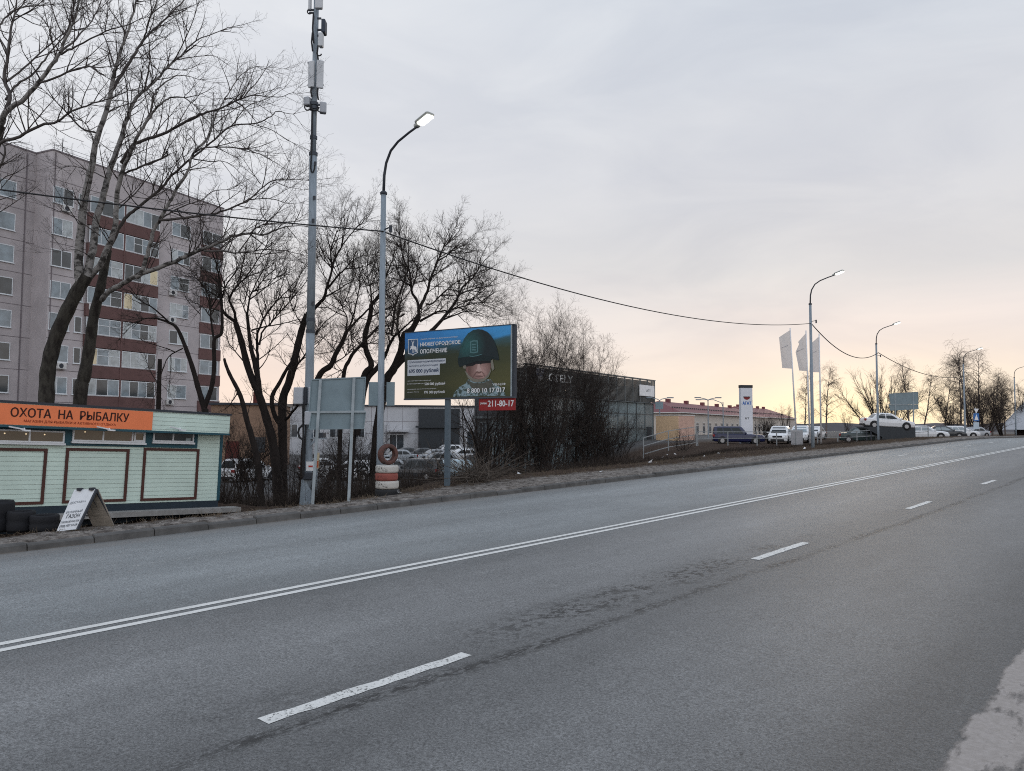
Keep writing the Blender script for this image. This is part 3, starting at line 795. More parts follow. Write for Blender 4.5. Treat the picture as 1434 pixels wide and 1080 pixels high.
for k, (a_, b2, z0, z1) in enumerate(((.04,.10,.6,2.6),(.14,.20,.6,2.6),(.24,.30,.6,2.6),(.34,.40,.6,2.6),(.44,.48,1,2.6),(.51,.58,-2,1.1),(.87,.95,-1,1.6))):
    q = MB(); q.box((w*a_,-.05,z0), (w*b2,-.006,z1)); f_ = q.build('window', m_wfr, r)
    q = MB(); q.box((w*a_+.1,-.06,z0+.1), (w*(a_+b2)/2-.05,-.052,z1-.1)); q.box((w*(a_+b2)/2+.05,-.06,z0+.1), (w*b2-.1,-.052,z1-.1)); q.build('pane', m_glB, f_)
q = MB(); q.box((w*.50,-1.6,1.5), (w*.60,-.02,1.75)); q.build('canopy', m_wpan, r)
q = MB(); q.box((w*.645,-.8,-2.0), (w*.835,-.02,h-.3)); q.build('dark_gate', m_drk, r)
q = MB(); q.box((w*.63,-1.2,2.1), (w*.85,-.85,2.4)); q.build('gate_beam', m_drk, r)

# ------------------------------------------------------------------ car showroom
SA, SB_ = P(735, 508, 67.0), P(917, 535, 90.0)
az = math.atan2(SB_.x-SA.x, SB_.y-SA.y)
SF = Frame((SA.x, SA.y, 0), az)
sw = (Vector((SB_.x,SB_.y,0))-Vector((SA.x,SA.y,0))).length
sh = 7.7; SD = 5.6
show = tag(empty('car_showroom', mtx=SF.m), 'flat roofed car showroom with dark louvred upper band over a glass front', 'showroom')
m_core = mat('showroom_core', (.05,.055,.06), rough=.8)
m_louv = mat('louvre_metal', (.15,.155,.15), rough=.45, metal=.3, var=.15)
m_curt = glassmat('curtain_glass', (.19,.235,.245), rough=.1, var=.4, scale=.2, spec=.7)
m_mull = mat('mullion', (.10,.115,.12), rough=.5)
q = MB(); q.box((.1,.5,-2.2), (sw-.1,SD,sh-.25)); q.build('core_wall', m_core, show)
zbnd = 5.15
q = MB()
n = 22
for k in range(n):
    z = zbnd+.05+(sh-zbnd-.1)*k/(n-1); q.box((0,-.04,z-.03), (sw,.05,z+.022)); q.box((-.05,.06,z-.03), (.04,SD-.1,z+.022)); q.box((sw-.04,.06,z-.03), (sw+.05,SD-.1,z+.022))
q.build('louvre_band', m_louv, show)
q = MB(); q.box((0,.08,zbnd), (sw,.12,sh-1.0)); q.box((sw*.0,.08,sh-1.0), (sw*.64,.12,sh-.1)); q.build('band_backing', m_core, show)
q = MB()
for k in range(15): u = .15+(sw-.3)*k/14; q.box((u-.06,-.06,zbnd-.05), (u+.06,.07,sh))
q.box((-.06,-.08,sh-.001), (sw+.06,.1,sh+.1)); q.box((-.06,-.08,zbnd-.14), (sw+.06,.1,zbnd-.051))
q.build('band_frame', m_mull, show)
q = MB(); q.box((sw*.655,.3,sh-1.02), (sw*.97,.33,sh-.12)); q.build('inner_structure', mat('inner_painted_reflection', (.40,.32,.25), rough=.7, var=.5, scale=1.2), show)  # inner structure behind the band, its orange reflections painted into the colour
q = MB(); q.box((.12,.2,-2.2), (sw-.12,.26,zbnd-.15)); q.box((.02,.5,-2.2), (.08,3.6,2.9)); q.build('glass_front', m_curt, show)
q = MB()
for k in range(13): u = .12+(sw-.24)*k/12; q.box((u-.035,.13,-2.2), (u+.035,.198,zbnd-.15))
for z in (-1.2, .45, 2.1, 3.75): q.box((.12,.14,z-.03), (sw-.12,.197,z+.03))
for v_ in (.5, 1.25, 2.0, 2.8, 3.6): q.box((-.06,v_-.05,-2.2), (.0,v_+.05,2.9))
for z in (-.4, .8, 2.0, 2.9): q.box((-.05,.5,z-.05), (.0,3.6,z+.05))
q.build('mullion', m_mull, show)
q = MB(); q.box((.02,3.7,-2.2), (.07,SD-.6,2.6)); q.build('side_glass', glassmat('side_glass', (.03,.04,.05), spec=.5), show)
q = MB()
for v_ in range(4): q.box((-.06,3.75+v_*(SD-4.4)/3-.05,-2.2), (.0,3.75+v_*(SD-4.4)/3+.05,2.6))
for z in (-.4,1.0,2.6): q.box((-.05,3.7,z-.06), (.0,SD-.6,z+.06))
q.box((-.12,.3,2.95), (.0,SD,3.15))
q.build('side_mullion', m_mull, show)
q = MB(); q.box((sw*.93,.12,-1.0), (sw*.975,.135,2.3)); q.build('door', m_core, show)
x0, z0 = SF.uv(767, 536); x1, z1 = SF.uv(801, 526)
m_let = mat('white_channel_letter', (.82,.84,.83), rough=.4)
lt = text('lettering', 'GEELY', m_let, show, x0, x1, SF.uv(784, 535.5)[1], SF.uv(784, 525)[1], -.1, bold=.03)
# shield emblem with six tiles
ex0, ez0_ = SF.uv(750, 531); ex1, ez1_ = SF.uv(761, 517)
q = MB(); q.box((ex0,-.09,ez0_+.25), (ex1,-.07,ez1_)); q.prism([(ex0,ez0_+.25),(ex1,ez0_+.25),((ex0+ex1)/2,ez0_-.1)], -.09, -.07); em = q.build('emblem', mat('emblem_chrome', (.30,.33,.36), rough=.3, metal=.6), show)
q = MB()
ww = (ex1-ex0)/3; hh = (ez1_-ez0_-.25)/2
for i in range(3):
    for j in range(2): q.box((ex0+ww*i+.06,-.1,ez0_+.27+hh*j+.05), (ex0+ww*(i+1)-.06,-.092,ez0_+.25+hh*(j+1)-.06))
q.build('emblem_tile', mat('emblem_blue', (.02,.04,.09), rough=.3), em)
x0, z0 = SF.uv(894, 553); x1, z1 = SF.uv(914, 541)
q = MB(); q.box((x0,-.22,z0-.1), (x1,-.07,z1), .02); sgn = q.build('sign_panel', m_white, show)
text('sign_mark', 'AГТ', mat('sign_mark_dark', (.06,.07,.08)), sgn, x0+(x1-x0)*.42, x0+(x1-x0)*.72, z0+.42, z0+.68, -.226, bold=.05)

# ------------------------------------------------------------------ red roofed school-like house, annexe
m_cream = mat('cream_plaster', (.52,.47,.42), rough=.9, var=.06)
m_roofr = mat('red_sheet_roof', (.15,.045,.05), rough=.55, var=.14, scale=.6)
m_trim = mat('pale_trim', (.6,.58,.56), rough=.7)
def hip_house(px0, Y0, length, azd, eave, ridge, depth, label, base=-.5, nwin=12, halfw=5.0):
    o = P(px0, 590, Y0); fr = Frame((o.x, o.y, 0), math.radians(azd))
    r = tag(empty('red_roof_house', mtx=fr.m), label, 'building')
    q = MB(); q.box((0,0,base), (length,depth,eave)); q.build('wall', m_cream, r)
    e = .5; q = MB(); hd = depth/2
    vs = [(-e,-e,eave+.002),(length+e,-e,eave+.002),(length+e,depth+e,eave+.002),(-e,depth+e,eave+.002),(halfw,hd,ridge),(length-halfw,hd,ridge)]
    q.add(vs, [(0,1,5,4),(1,2,5),(2,3,4,5),(3,0,4),(3,2,1,0)]); rf = q.build('roof', m_roofr, r)
    q = MB()
    for k in range(5): u = halfw+(length-2*halfw)*(k+.5)/5; q.box((u-.5,hd-.35,ridge-.3), (u+.5,hd+.35,ridge+.55))
    q.build('chimney', m_roofr, rf)
    q = MB(); zz = eave+(ridge-eave)*.36; yy = -e+(hd+e)*.36
    for k in range(int(length/1.2)): q.box((1+k*1.2,yy-.1,zz+.02), (1.7+k*1.2,yy-.04,zz+.22))
    q.build('snow_guard', m_drk, rf)
    q = MB(); q.bar((-e,-e-.04,eave-.08), (length+e,-e-.04,eave-.08), .12, .14); q.bar((-e-.04,-e,eave-.08), (-e-.04,depth+e,eave-.08), .12, .14); q.build('gutter', m_trim, r)
    for k in range(nwin):
        u = length*(k+.35)/nwin
        q = MB(); q.box((u,-.05,1.2), (u+1.5,-.004,3.3)); q.box((u-.1,-.1,1.12), (u+1.6,-.004,1.197)); w_ = q.build('window', m_trim, r)
        q = MB(); q.box((u+.1,-.065,1.3), (u+.7,-.052,2.6)); q.box((u+.8,-.065,1.3), (u+1.4,-.052,2.6)); q.box((u+.1,-.065,2.72), (u+1.4,-.052,3.2)); q.build('pane', m_glB, w_)
    for k in range(3):
        v0 = depth*(k+.25)/3
        q = MB(); q.box((-.05,v0,1.2), (-.004,v0+1.5,3.3)); w_ = q.build('window', m_trim, r)
        q = MB(); q.box((-.065,v0+.1,1.3), (-.052,v0+.7,2.6)); q.box((-.065,v0+.8,1.3), (-.052,v0+1.4,2.6)); q.build('pane', m_glB, w_)
    return r
hip_house(951, 128, 62, 31, 4.9, 7.0, 11, 'long single storey cream house with red metal roof behind the white pylon', nwin=16)
hip_house(1058, 196, 40, 34, 5.3, 8.2, 14, 'farther cream house with red roof seen right of the white pylon', nwin=9)
AN = P(950, 585, 84); AF2 = Frame((AN.x, AN.y, 0), math.radians(52))
an = tag(empty('orange_annexe', mtx=AF2.m), 'plain orange box annexe in front of the red roofed house', 'building')
zt_ = P(950, 582, 84).z
q = MB(); q.box((0,0,0), (2.75,3.2,zt_)); q.build('wall', mat('annexe_wall', (.53,.35,.28), rough=.85, var=.12, scale=1.5), an)
q = MB(); q.box((-.02,-.02,0), (-.003,3.22,zt_)); q.build('side_wall', mat('annexe_lit_side', (.68,.48,.30), rough=.8, var=.08), an)  # the lit left face is put into the colour as a paler sheet
q = MB(); q.box((-.06,-.06,zt_+.001), (2.8,3.26,zt_+.08)); q.build('roof', m_trim, an)
# pale canopy hall at the right edge
HP = P(1405, 612, 126); HF = Frame((HP.x, HP.y, 0), math.radians(60))
hall = tag(empty('canopy_hall', mtx=HF.m), 'pale grey sloping roofed hall at the right edge beyond the trees', 'building')
b0_ = HP.z-.4
q = MB(); q.prism([(-1.5,b0_+1.6),(9,b0_+7.6),(26,b0_+9.5),(26,b0_+2.4),(6,b0_+2.4)], -9, 0); q.build('roof', mat('grey_sheet', (.36,.37,.39), rough=.6, var=.08, scale=1), hall)
q = MB(); q.box((1.5,-8,b0_-.4), (25,-1,b0_+2.38)); q.build('wall', mat('dark_brown_wall', (.03,.02,.022), rough=.8), hall)
q = MB(); q.box((8,-8.05,b0_+1.0), (9.6,-8.01,b0_+1.9)); q.box((12,-8.05,b0_+1.0), (14,-8.01,b0_+1.9)); q.build('window', m_trim, hall)
# ------------------------------------------------------------------ street lamps and their cable
def make_lamp(loc, label, hgt=10.3, joint=8.75, slim=1.0, azd=None, double=False):
    r = tag(empty('street_lamp', loc, math.radians(azd) if azd is not None else math.atan2(-rl.y, -rl.x)), label, 'street lamp', 'lit street lamps along the far kerb')
    q = MB(); q.tube([(0,0,-.3),(0,0,1.2),(0,0,joint-.02)], [.105,.10,.075], 12); q.build('pole', m_pole, r, smooth=True)
    q = MB(); q.lathe([(.0,joint-.09),(.10,joint-.09),(.105,joint-.04),(.07,joint),(0,joint)], 12); q.build('collar', m_dark, r)
    H2 = hgt-joint
    arm = [(0,0,joint-.01),(.02,0,joint+H2*.30),(.10,0,joint+H2*.52),(.30,0,joint+H2*.72),(.62,0,joint+H2*.84),(1.10,0,joint+H2*.93),(1.45,0,joint+H2*.98)]
    q = MB(); q.tube(arm, [.042,.04,.038,.036,.034,.032,.032], 10); q.build('arm', m_dark if slim == 1 else m_pole, r, smooth=True)
    # cobra head, tipped up a little
    T = Matrix.Translation((1.40,0,joint+H2*.975)) @ Matrix.Rotation(math.radians(-16), 4, 'Y') @ Matrix.Scale(.80, 4)
    q = MB(); q.box((-.05,-.10,-.02), (.16,.10,.10), .03); q.box((.10,-.19,.02), (.80,.19,.13), .05); q.xform(T); hd = q.build('lamp_head', m_lamphead, r)
    q = MB(); q.box((.19,-.15,-.045), (.77,.15,.018), .05); q.xform(T); q.build('lamp_glass', m_lamp, hd, smooth=True)
    q = MB(); q.bar((0,0,7.62), (.34,0,7.66), .03); q.box((.30,-.03,7.50), (.37,.03,7.70)); q.build('cable_bracket', m_dark, r)
    return r
L1 = G(*P(531.5, 690, 21.6).xy)
lamp_spots = [(L1, 'tall lit street lamp between the direction sign and the billboard'),]
for px, Y, lab in ((1138, 46.0, 'lit street lamp in front of the three white flags'),
                   (1230, 67.5, 'lit street lamp beside the raised white car'),
                   (1352, 90.0, 'lit street lamp standing before the tall birches'),
                   (1423, 113.0, 'most distant street lamp near the grey sloping hall')):
    p = P(px, 612, Y); lamp_spots.append((G(p.x, p.y), lab))
lamps = [make_lamp(p, lab, slim=1) for p, lab in lamp_spots]
tops = [Vector((p.x, p.y, p.z+7.62)) for p, _ in lamp_spots]
# real attach heights follow the picture
tops[0] = P(535, 324, 21.5); tops[1] = P(1136, 453, 46.0); tops[2] = P(1230, 494, 67.5)
def cable(name, a, b_, sag, label, r=.019, n=28):
    pts = []
    for i in range(n+1):
        k = i/n; p = a.lerp(b_, k); p.z -= sag*4*k*(1-k); pts.append(p)
    q = MB(); q.tube(pts, r, 6); return tag(q.build(name, m_cable, smooth=True), label, 'cable', 'overhead cable strung between the lamps')
cable('overhead_cable', P(-260, 229, 15.5), tops[0], .12, 'black overhead cable crossing the apartment block to the nearest lamp')
cable('overhead_cable', tops[0], tops[1], .95, 'longest sagging overhead cable from the nearest lamp to the lamp by the flags', r=.02)
cable('overhead_cable', tops[1], tops[2], 1.15, 'sagging overhead cable between the flag lamp and the lamp by the raised car', r=.03)
cable('overhead_cable', tops[2], tops[3]+Vector((0,0,-.4)), .9, 'farthest overhead cable running to the birches', r=.03)
# plates hung back to back on the nearest lamp post
sp = tag(empty('lamp_post_plates', (L1.x, L1.y-.02, 0)), 'pair of blank grey plates clamped on the nearest lamp post', 'sign')
for x0, x1 in ((516, 529), (541, 552)):
    a = P(x0, 535, 21.5) - Vector((L1.x, L1.y, 0)); b_ = P(x1, 568, 21.5) - Vector((L1.x, L1.y, 0))
    q = MB(); q.box((a.x, -.03, b_.z), (b_.x, -.005, a.z)); q.build('plate', m_greyplate, sp)
a = P(516, 540, 21.5) - Vector((L1.x, L1.y, 0)); b_ = P(552, 562, 21.5) - Vector((L1.x, L1.y, 0))
q = MB(); q.bar((a.x+.02,.01,a.z), (b_.x-.02,.01,a.z), .025); q.bar((a.x+.02,.01,b_.z), (b_.x-.02,.01,b_.z), .025); q.build('clamp', m_dark, sp)
# double headed lamps beyond the showroom
def twin_lamp(px, Y, ytop, label, single=False):
    p = P(px, 612, Y); p = G(p.x, p.y); h = P(px, ytop, Y).z - p.z
    r = tag(empty('car_park_lamp', p), label, 'lamp', 'unlit lamps in the car dealer yard')
    q = MB(); q.tube([(0,0,-.2),(0,0,h*.94)], [.09,.06], 8); q.build('pole', m_pole, r)
    for s in ((1,) if single else (-1, 1)):
        pts = [(0,0,h*.93),(s*.25,0,h*.965),(s*.8,0,h*.99),(s*1.25,0,h*1.0)] if not single else [(0,0,h*.8),(-.2,0,h*.92),(-1.2,0,h),(-3.2,0,h*1.0)]
        q = MB(); q.tube(pts, .05, 6); q.box((pts[-1][0]-.35, -.14, h-.06), (pts[-1][0]+.35, .14, h+.06)); q.build('arm', m_pole, r)
    return r
t1 = twin_lamp(924, 88, 557, 'twin armed lamp at the right end of the showroom')
p = P(923.5, 568, 87.8) - t1.location
q = MB(); q.box((p.x-.45,-.12,p.z-.4), (p.x+.45,-.09,p.z+.4)); q.build('back_plate', m_greyplate, t1)
twin_lamp(992, 92, 557, 'twin armed lamp left of the white pylon')
twin_lamp(1013, 100, 560, 'single curved lamp just left of the white pylon', single=True)

# ------------------------------------------------------------------ telecom mast
MY = 24.4
MG = G(*P(429, 685, MY).xy)
mast = tag(empty('telecom_mast', MG), 'tall grey telecom mast with antennas and equipment boxes above the direction sign', 'mast')
def ml(px, py, dy=0.0): v = P(px, py, MY+dy) - MG; return v
q = MB(); pts = [(429.5,690,.0),(431,660,0),(434.0,500,0),(434.8,465,0)]
q.tube([ml(x,y) for x, y, _ in pts], [.145,.14,.135,.135], 18); q.build('pole', m_pole, mast, smooth=True)
q = MB(); q.tube([ml(434.8,466),ml(437.2,330),ml(438.6,217)], [.13,.125,.12], 18); q.build('pole', m_pole, mast, smooth=True)
q = MB(); q.tube([ml(438.6,218),ml(440.6,120),ml(443.4,-12)], [.092,.088,.082], 14); q.build('pole', m_pole, mast, smooth=True)
m_poled = mat('mast_bracket', (.05,.06,.075), rough=.6)
q = MB()
for py, r_ in ((464,.155),(448,.15),(216,.14),(193,.12),(152,.15),(146,.14)):
    q = MB(); c = ml(434.9+(465-py)*.0155, py); q.lathe([(r_*.7,-.05),(r_,-.05),(r_,.05),(r_*.7,.05)], 16, 'z', tuple(c), True); q.build('collar', m_poled, mast)
def mbox(name, m, x0, y0, x1, y1, dy0, dy1, bev=.02, yaw=0):
    a, b_ = ml(x0, y1, dy0), ml(x1, y0, dy0)
    q = MB(); q.box((a.x, dy0, a.z), (b_.x, dy1, b_.z), bev)
    if yaw:
        c = Vector(((a.x+b_.x)/2, (dy0+dy1)/2, 0)); q.xform(Matrix.Translation(c) @ Matrix.Rotation(yaw,4,'Z') @ Matrix.Translation(-c))
    return q.build(name, m, mast)
m_ant = mat('antenna_shell', (.50,.52,.54), rough=.45, var=.05)
m_rru = mat('radio_dark', (.03,.04,.06), rough=.55)
m_box = mat('cabinet_grey', (.37,.39,.42), rough=.5, var=.08)
mbox('panel_antenna', m_ant, 431.3, -14, 435.5, 13, -.12, .02)
mbox('panel_antenna', m_ant, 440.6, -14, 451.4, 11, -.30, -.16)
mbox('panel_antenna', m_ant, 430.6, 85, 440.5, 122, -.16, -.08, yaw=-.35)
mbox('panel_antenna', m_ant, 442.6, 84, 452.8, 123, -.20, -.12, yaw=.35)
q = MB()
for x0, x1, y in ((431,441,14),(431,441,120),(431,453,88),(431,453,119),(444,450,26),(444,450,42),(444,448,50),(427,452,147),(433,441,18)): q.bar(ml(x0,y,-.04), ml(x1,y,-.04), .05, .05)
q.build('antenna_bracket', m_poled, mast)
mbox('radio_unit', m_rru, 449.5, 26, 455.2, 44.5, -.25, .05)
mbox('radio_unit', m_ant, 445.5, 45, 451.8, 64, -.34, -.14)
mbox('radio_unit', m_box, 425.2, 135, 434, 146.5, -.16, .05, yaw=-.3)
mbox('radio_unit', m_box, 446.8, 142.5, 456, 157, -.2, .0, yaw=.3)
q = MB()
for i, (x, y0, y1) in enumerate(((437.6,46,72),(439,20,60),(445.4,64,84),(436.5,120,136),(445.5,122,140))):
    q.tube([ml(x,y0,-.14), ml(x-1.2,(y0+y1)/2,-.16), ml(x+.3,y1,-.13)], .028, 6)
for cx_, cy_, rr in ((431,150,4.5),(449,152,5),(441,149,6),(447,75,3.2),(433.5,16.5,3)):
    q.tube([ml(cx_+rr*math.cos(a), cy_+rr*math.sin(a), -.16) for a in [0.2+i*.45 for i in range(9)]], .022, 6)
q.tube([ml(437.4,150,-.13), ml(436.2,215,-.14), ml(435,235,-.14), ml(436.2,241,-.14), ml(438.6,241,-.14), ml(440.6,236,-.14), ml(441,229,-.14)], .025, 6)
q.build('cable_loop', m_cable, mast)
q = MB()
for x, y in ((441.4,229),(440.2,277),(438.6,309),(438.0,425)): c = ml(x, y, -.145); q.box((c.x-.04,c.y-.02,c.z-.06), (c.x+.04,c.y+.02,c.z+.06))
q.build('cable_entry', m_dark, mast)
mbox('equipment_cabinet', m_box, 410.5, 542.5, 424, 566, -.30, .1)
mbox('equipment_cabinet', m_box, 431.5, 542, 437.5, 566, -.42, -.2)
mbox('equipment_cabinet', m_box, 426, 576, 436, 595, -.40, -.22)
mbox('cabinet_bracket', m_dark, 424.2, 542, 430, 567, -.2, .05)
mbox('notice_plate', mat('notice_white', (.62,.63,.64), rough=.5), 428.6, 646.5, 441, 659.5, -.30, -.285, 0)
q = MB(); c = ml(432, 652, -.302); d = ml(438, 654.4, -.302); q.box((c.x,c.y-.002,d.z), (d.x,c.y,c.z)); q.build('notice_lettering', mat('notice_red', (.4,.04,.03)), mast)
q = MB()
q.tube([ml(424,595,-.25), ml(419,600,-.25), ml(417.5,606,-.25), ml(419,612,-.25), ml(424,616,-.25), ml(428,614,-.25)], .035, 8)
q.tube([ml(426,566,-.24), ml(428,600,-.24), ml(426.5,640,-.26), ml(425,668,-.25)], .03, 8); q.tube([ml(424,566,-.24), ml(425,620,-.28), ml(424.5,665,-.25)], .03, 8)
q.build('cable_bundle', m_cable, mast)
mbox('equipment_shelf', m_dark, 440, 606, 452, 613, -.1, .35); mbox('equipment_shelf', m_pole, 431, 613.5, 453, 615, -.12, .36, 0)
q = MB(); q.bar(ml(432,626,-.1), ml(443,615,-.1), .06); q.build('shelf_strut', m_pole, mast)
mbox('lower_wrap', m_dark, 423.5, 662, 436, 672, -.26, .2)
q = MB(); a = ml(428.8, 672); q.lathe([(.0,a.z-.02),(.15,a.z),(.21,-.1),(.0,-.15)], 20, 'z', (a.x,a.y,0)); q.build('mast_foot', m_pole, mast)
wp = gpos(444, 668); wp = P(444, 668, 27); wp.z = gz(wp.x, wp.y)
wpost = tag(empty('warning_post', wp), 'small cream and orange plate on a post behind the mast', 'sign')
a, b_ = P(440.5, 656, 27)-wp, P(447.5, 634, 27)-wp
q = MB(); q.box((a.x,-.03,a.z), (b_.x,-.01,b_.z)); q.build('plate', mat('cream_plate', (.5,.42,.28)), wpost)
q = MB(); q.box((a.x+.02,-.036,a.z+.03), (b_.x-.02,-.0305,a.z+.26)); q.build('orange_mark', mat('orange_mark', (.4,.10,.04)), wpost)
q = MB(); q.bar(((a.x+b_.x)/2,0,-.1), ((a.x+b_.x)/2,0,a.z+.1), .04); q.build('post', m_pole, wpost)

# ------------------------------------------------------------------ direction signs seen from behind
def dir_sign(tl, tr, bl, br, split, p0, p1, f0, f1, Yl, Yr, label):
    a = P(*f0, Yl); a = G(a.x, a.y)
    r = tag(empty('direction_sign', a), label, 'road sign', 'big road signs seen from behind')
    loc = lambda px, py, dy=0.0: P(px, py, Yl+(Yr-Yl)*((px-tl[0])/(tr[0]-tl[0]))+dy) - a
    def board(y_a0, y_a1, y_b0, y_b1, name):
        q = MB(); c = [loc(tl[0], y_a0), loc(tr[0], y_b0), loc(br[0], y_b1), loc(bl[0], y_a1)]
        vs = c + [v + Vector((.002,.03,0)) for v in c]
        q.add(vs, [(0,1,2,3),(7,6,5,4),(0,4,5,1),(1,5,6,2),(2,6,7,3),(3,7,4,0)]); o = q.build(name, m_greyplate, r)
        q = MB()
        for i in range(4): q.bar(c[i]+Vector((0,-.012,0)), c[(i+1)%4]+Vector((0,-.012,0)), .022, .03)
        q.build('edge_flange', m_greyplate, o); return o
    g_ = 1.0 if Yl < 30 else .35
    board(tl[1], split-1.2*g_, tr[1], split-2.0*g_, 'upper_board'); board(split+1.6*g_, bl[1], split+1.0*g_, br[1], 'lower_board')
    for (ux, uy), (fx, fy) in ((p0, f0), (p1, f1)):
        k = (fx-tl[0])/(tr[0]-tl[0]); top = loc(ux, uy, -.05); foot = P(fx, fy, Yl+(Yr-Yl)*k-.05)-a; foot.z = -.25 if fx == f0[0] else gz(*(P(fx,fy,Yl+(Yr-Yl)*k).xy)) - a.z - .25
        w = .07*Yl/19.4 if Yl < 30 else .11
        q = MB(); q.bar(foot, top, w, .05); q.build('post', m_metal, r)
    q = MB(); q.bar(loc(tl[0]-1, split+.3, -.03), loc(tr[0]+.5, split-.5, -.03), .05, .05)
    q.build('cross_rail', m_metal, r)
    return r
dir_sign((436.5,532), (512,528.5), (433,601), (509.5,600), 577, (449,532), (496,529), (437,706), (488,700), 18.9, 19.3, 'near grey direction sign on two posts in front of the mast')
dir_sign((1244.5,551.5), (1285.5,549), (1247,575), (1286,573), 566.6, (1253,551), (1278.5,549.5), (1255,613), (1280,613), 74, 77, 'far grey direction sign rising beside the raised white car')

# ------------------------------------------------------------------ painted tyre stack
TY = 20.75
tb = P(542.5, 694, TY); tb = G(tb.x, tb.y)
def painted(name, base, patch, thr):
    return mat(name, base, rough=.8, col2=patch, thr=thr, scale=9, bump=.3, bscale=16)
m_tw = painted('tyre_white', (.08,.075,.07), (.46,.45,.42), (.38,.47)); m_tr = painted('tyre_red', (.10,.04,.035), (.25,.075,.06), (.34,.48)); m_tr2 = painted('tyre_rust', (.06,.04,.036), (.125,.06,.05), (.35,.6))
def lie(z, R_, w, m, label, dx=0):
    o = tyre('painted_tyre', m, R_, w); o.location = (tb.x+dx, tb.y, z+w/2); return tag(o, label, 'tyre', 'painted tyres stacked by the lamp post')
z0 = tb.z-.02
lie(z0, .335, .21, m_black, 'unpainted black tyre at the bottom of the stack')
lie(z0+.212, .315, .22, m_tw, 'white painted tyre lying just above the black one', -.01)
lie(z0+.434, .31, .205, m_tr, 'red painted tyre lying between two white ones', -.03)
lie(z0+.641, .31, .21, m_tw, 'white painted tyre just under the upright tyre', -.02)
o = tyre('painted_tyre', m_tr2, .285, .18, lying=False); o.location = (tb.x+.0, tb.y, z0+.851+.285); o.rotation_euler = (0,0,math.radians(38)); tag(o, 'faded rusty red tyre standing upright on the stack', 'tyre', 'painted tyres stacked by the lamp post')

# ------------------------------------------------------------------ billboard
XL, XR = P(567, 512, 23.0), P(720.5, 505, 21.0)
BZ1 = (P(567, 467, 23.0).z + P(720.5, 454.5, 21.0).z)/2; BZ0 = (P(567, 558, 23.0).z + P(720.5, 555.5, 21.0).z)/2
baz = math.atan2(XR.x-XL.x, XR.y-XL.y)
BF = Frame((XL.x, XL.y, 0), baz); bw = (Vector((XR.x,XR.y,0))-Vector((XL.x,XL.y,0))).length
bil = tag(empty('billboard', mtx=BF.m), 'large poster billboard on a grey post showing a helmeted soldier and phone number', 'billboard')
fr_t = .045; bd = .13
q = MB(); q.box((0,.006,BZ0), (bw,bd,BZ1)); q.build('box', m_dark, bil)
q = MB(); q.box((-.01,-.03,BZ0-fr_t), (bw+.01,.1,BZ0-.001)); q.box((-.01,-.03,BZ1+.001), (bw+.01,.1,BZ1+.02)); q.build('frame', m_poled, bil)
pw = bw-.11
q = MB(); q.box((pw+.002,-.028,BZ0), (pw+.035,.004,BZ1)); q.build('edge_strip', m_metal, bil)
def postermat():
    m = bpy.data.materials.new('poster_ground'); m.use_nodes = True; nt = m.node_tree; N = nt.nodes.new; L = nt.links.new
    b = nt.nodes['Principled BSDF']; b.inputs['Roughness'].default_value = .4; b.inputs['Specular IOR Level'].default_value = .3
    tc = N('ShaderNodeTexCoord'); sep = N('ShaderNodeSeparateXYZ'); L(tc.outputs['Object'], sep.inputs[0])
    n = N('ShaderNodeTexNoise'); n.inputs['Scale'].default_value = 2.2; n.inputs['Detail'].default_value = 5; mp = N('ShaderNodeMapping'); mp.inputs['Scale'].default_value = (.8,1,2.4); L(tc.outputs['Object'], mp.inputs[0]); L(mp.outputs[0], n.inputs['Vector'])
    # height over width, sky higher at the left
    a = N('ShaderNodeMath'); a.operation = 'MULTIPLY_ADD'; L(sep.outputs['X'], a.inputs[0]); a.inputs[1].default_value = -.06; L(sep.outputs['Z'], a.inputs[2])
    a2 = N('ShaderNodeMath'); a2.operation = 'MULTIPLY_ADD'; L(n.outputs['Fac'], a2.inputs[0]); a2.inputs[1].default_value = .5; L(a.outputs[0], a2.inputs[2])
    mr = N('ShaderNodeMapRange'); L(a2.outputs[0], mr.inputs[0]); mr.inputs[1].default_value = BZ0; mr.inputs[2].default_value = BZ1+.2
    r = N('ShaderNodeValToRGB'); L(mr.outputs[0], r.inputs[0]); cr = r.color_ramp
    st = [(0,(.028,.036,.016)),(.25,(.055,.058,.022)),(.5,(.030,.038,.017)),(.66,(.024,.036,.020)),(.76,(.02,.07,.10)),(.83,(.03,.21,.52)),(1,(.04,.27,.68))]
    cr.elements[0].position, cr.elements[0].color = st[0][0], (*st[0][1],1); cr.elements[1].position, cr.elements[1].color = st[-1][0], (*st[-1][1],1)
    for p_, c_ in st[1:-1]: cr.elements.new(p_).color = (*c_,1)
    # the picture's own dark left and golden right
    rx = N('ShaderNodeValToRGB'); mx_ = N('ShaderNodeMapRange'); L(sep.outputs['X'], mx_.inputs[0]); mx_.inputs[1].default_value = 0; mx_.inputs[2].default_value = bw; L(mx_.outputs[0], rx.inputs[0])
    e = rx.color_ramp.elements; e[0].color = (.55,.6,.65,1); e[1].color = (1.35,1.25,1.05,1); e[0].position = .0; e[1].position = .95
    mu = N('ShaderNodeMix'); mu.data_type = 'RGBA'; mu.blend_type = 'MULTIPLY'; mu.inputs[0].default_value = 1; L(r.outputs[0], mu.inputs[6]); L(rx.outputs[0], mu.inputs[7])
    L(mu.outputs[2], b.inputs['Base Color']); return m
q = MB(); q.box((0,-.012,BZ0), (pw,.004,BZ1)); post = q.build('poster', postermat(), bil)
def bu(zx, zy):  # from the enlarged crop (550,440)+x/7.547
    return BF.uv(550+zx/7.547, 440+zy/7.547)
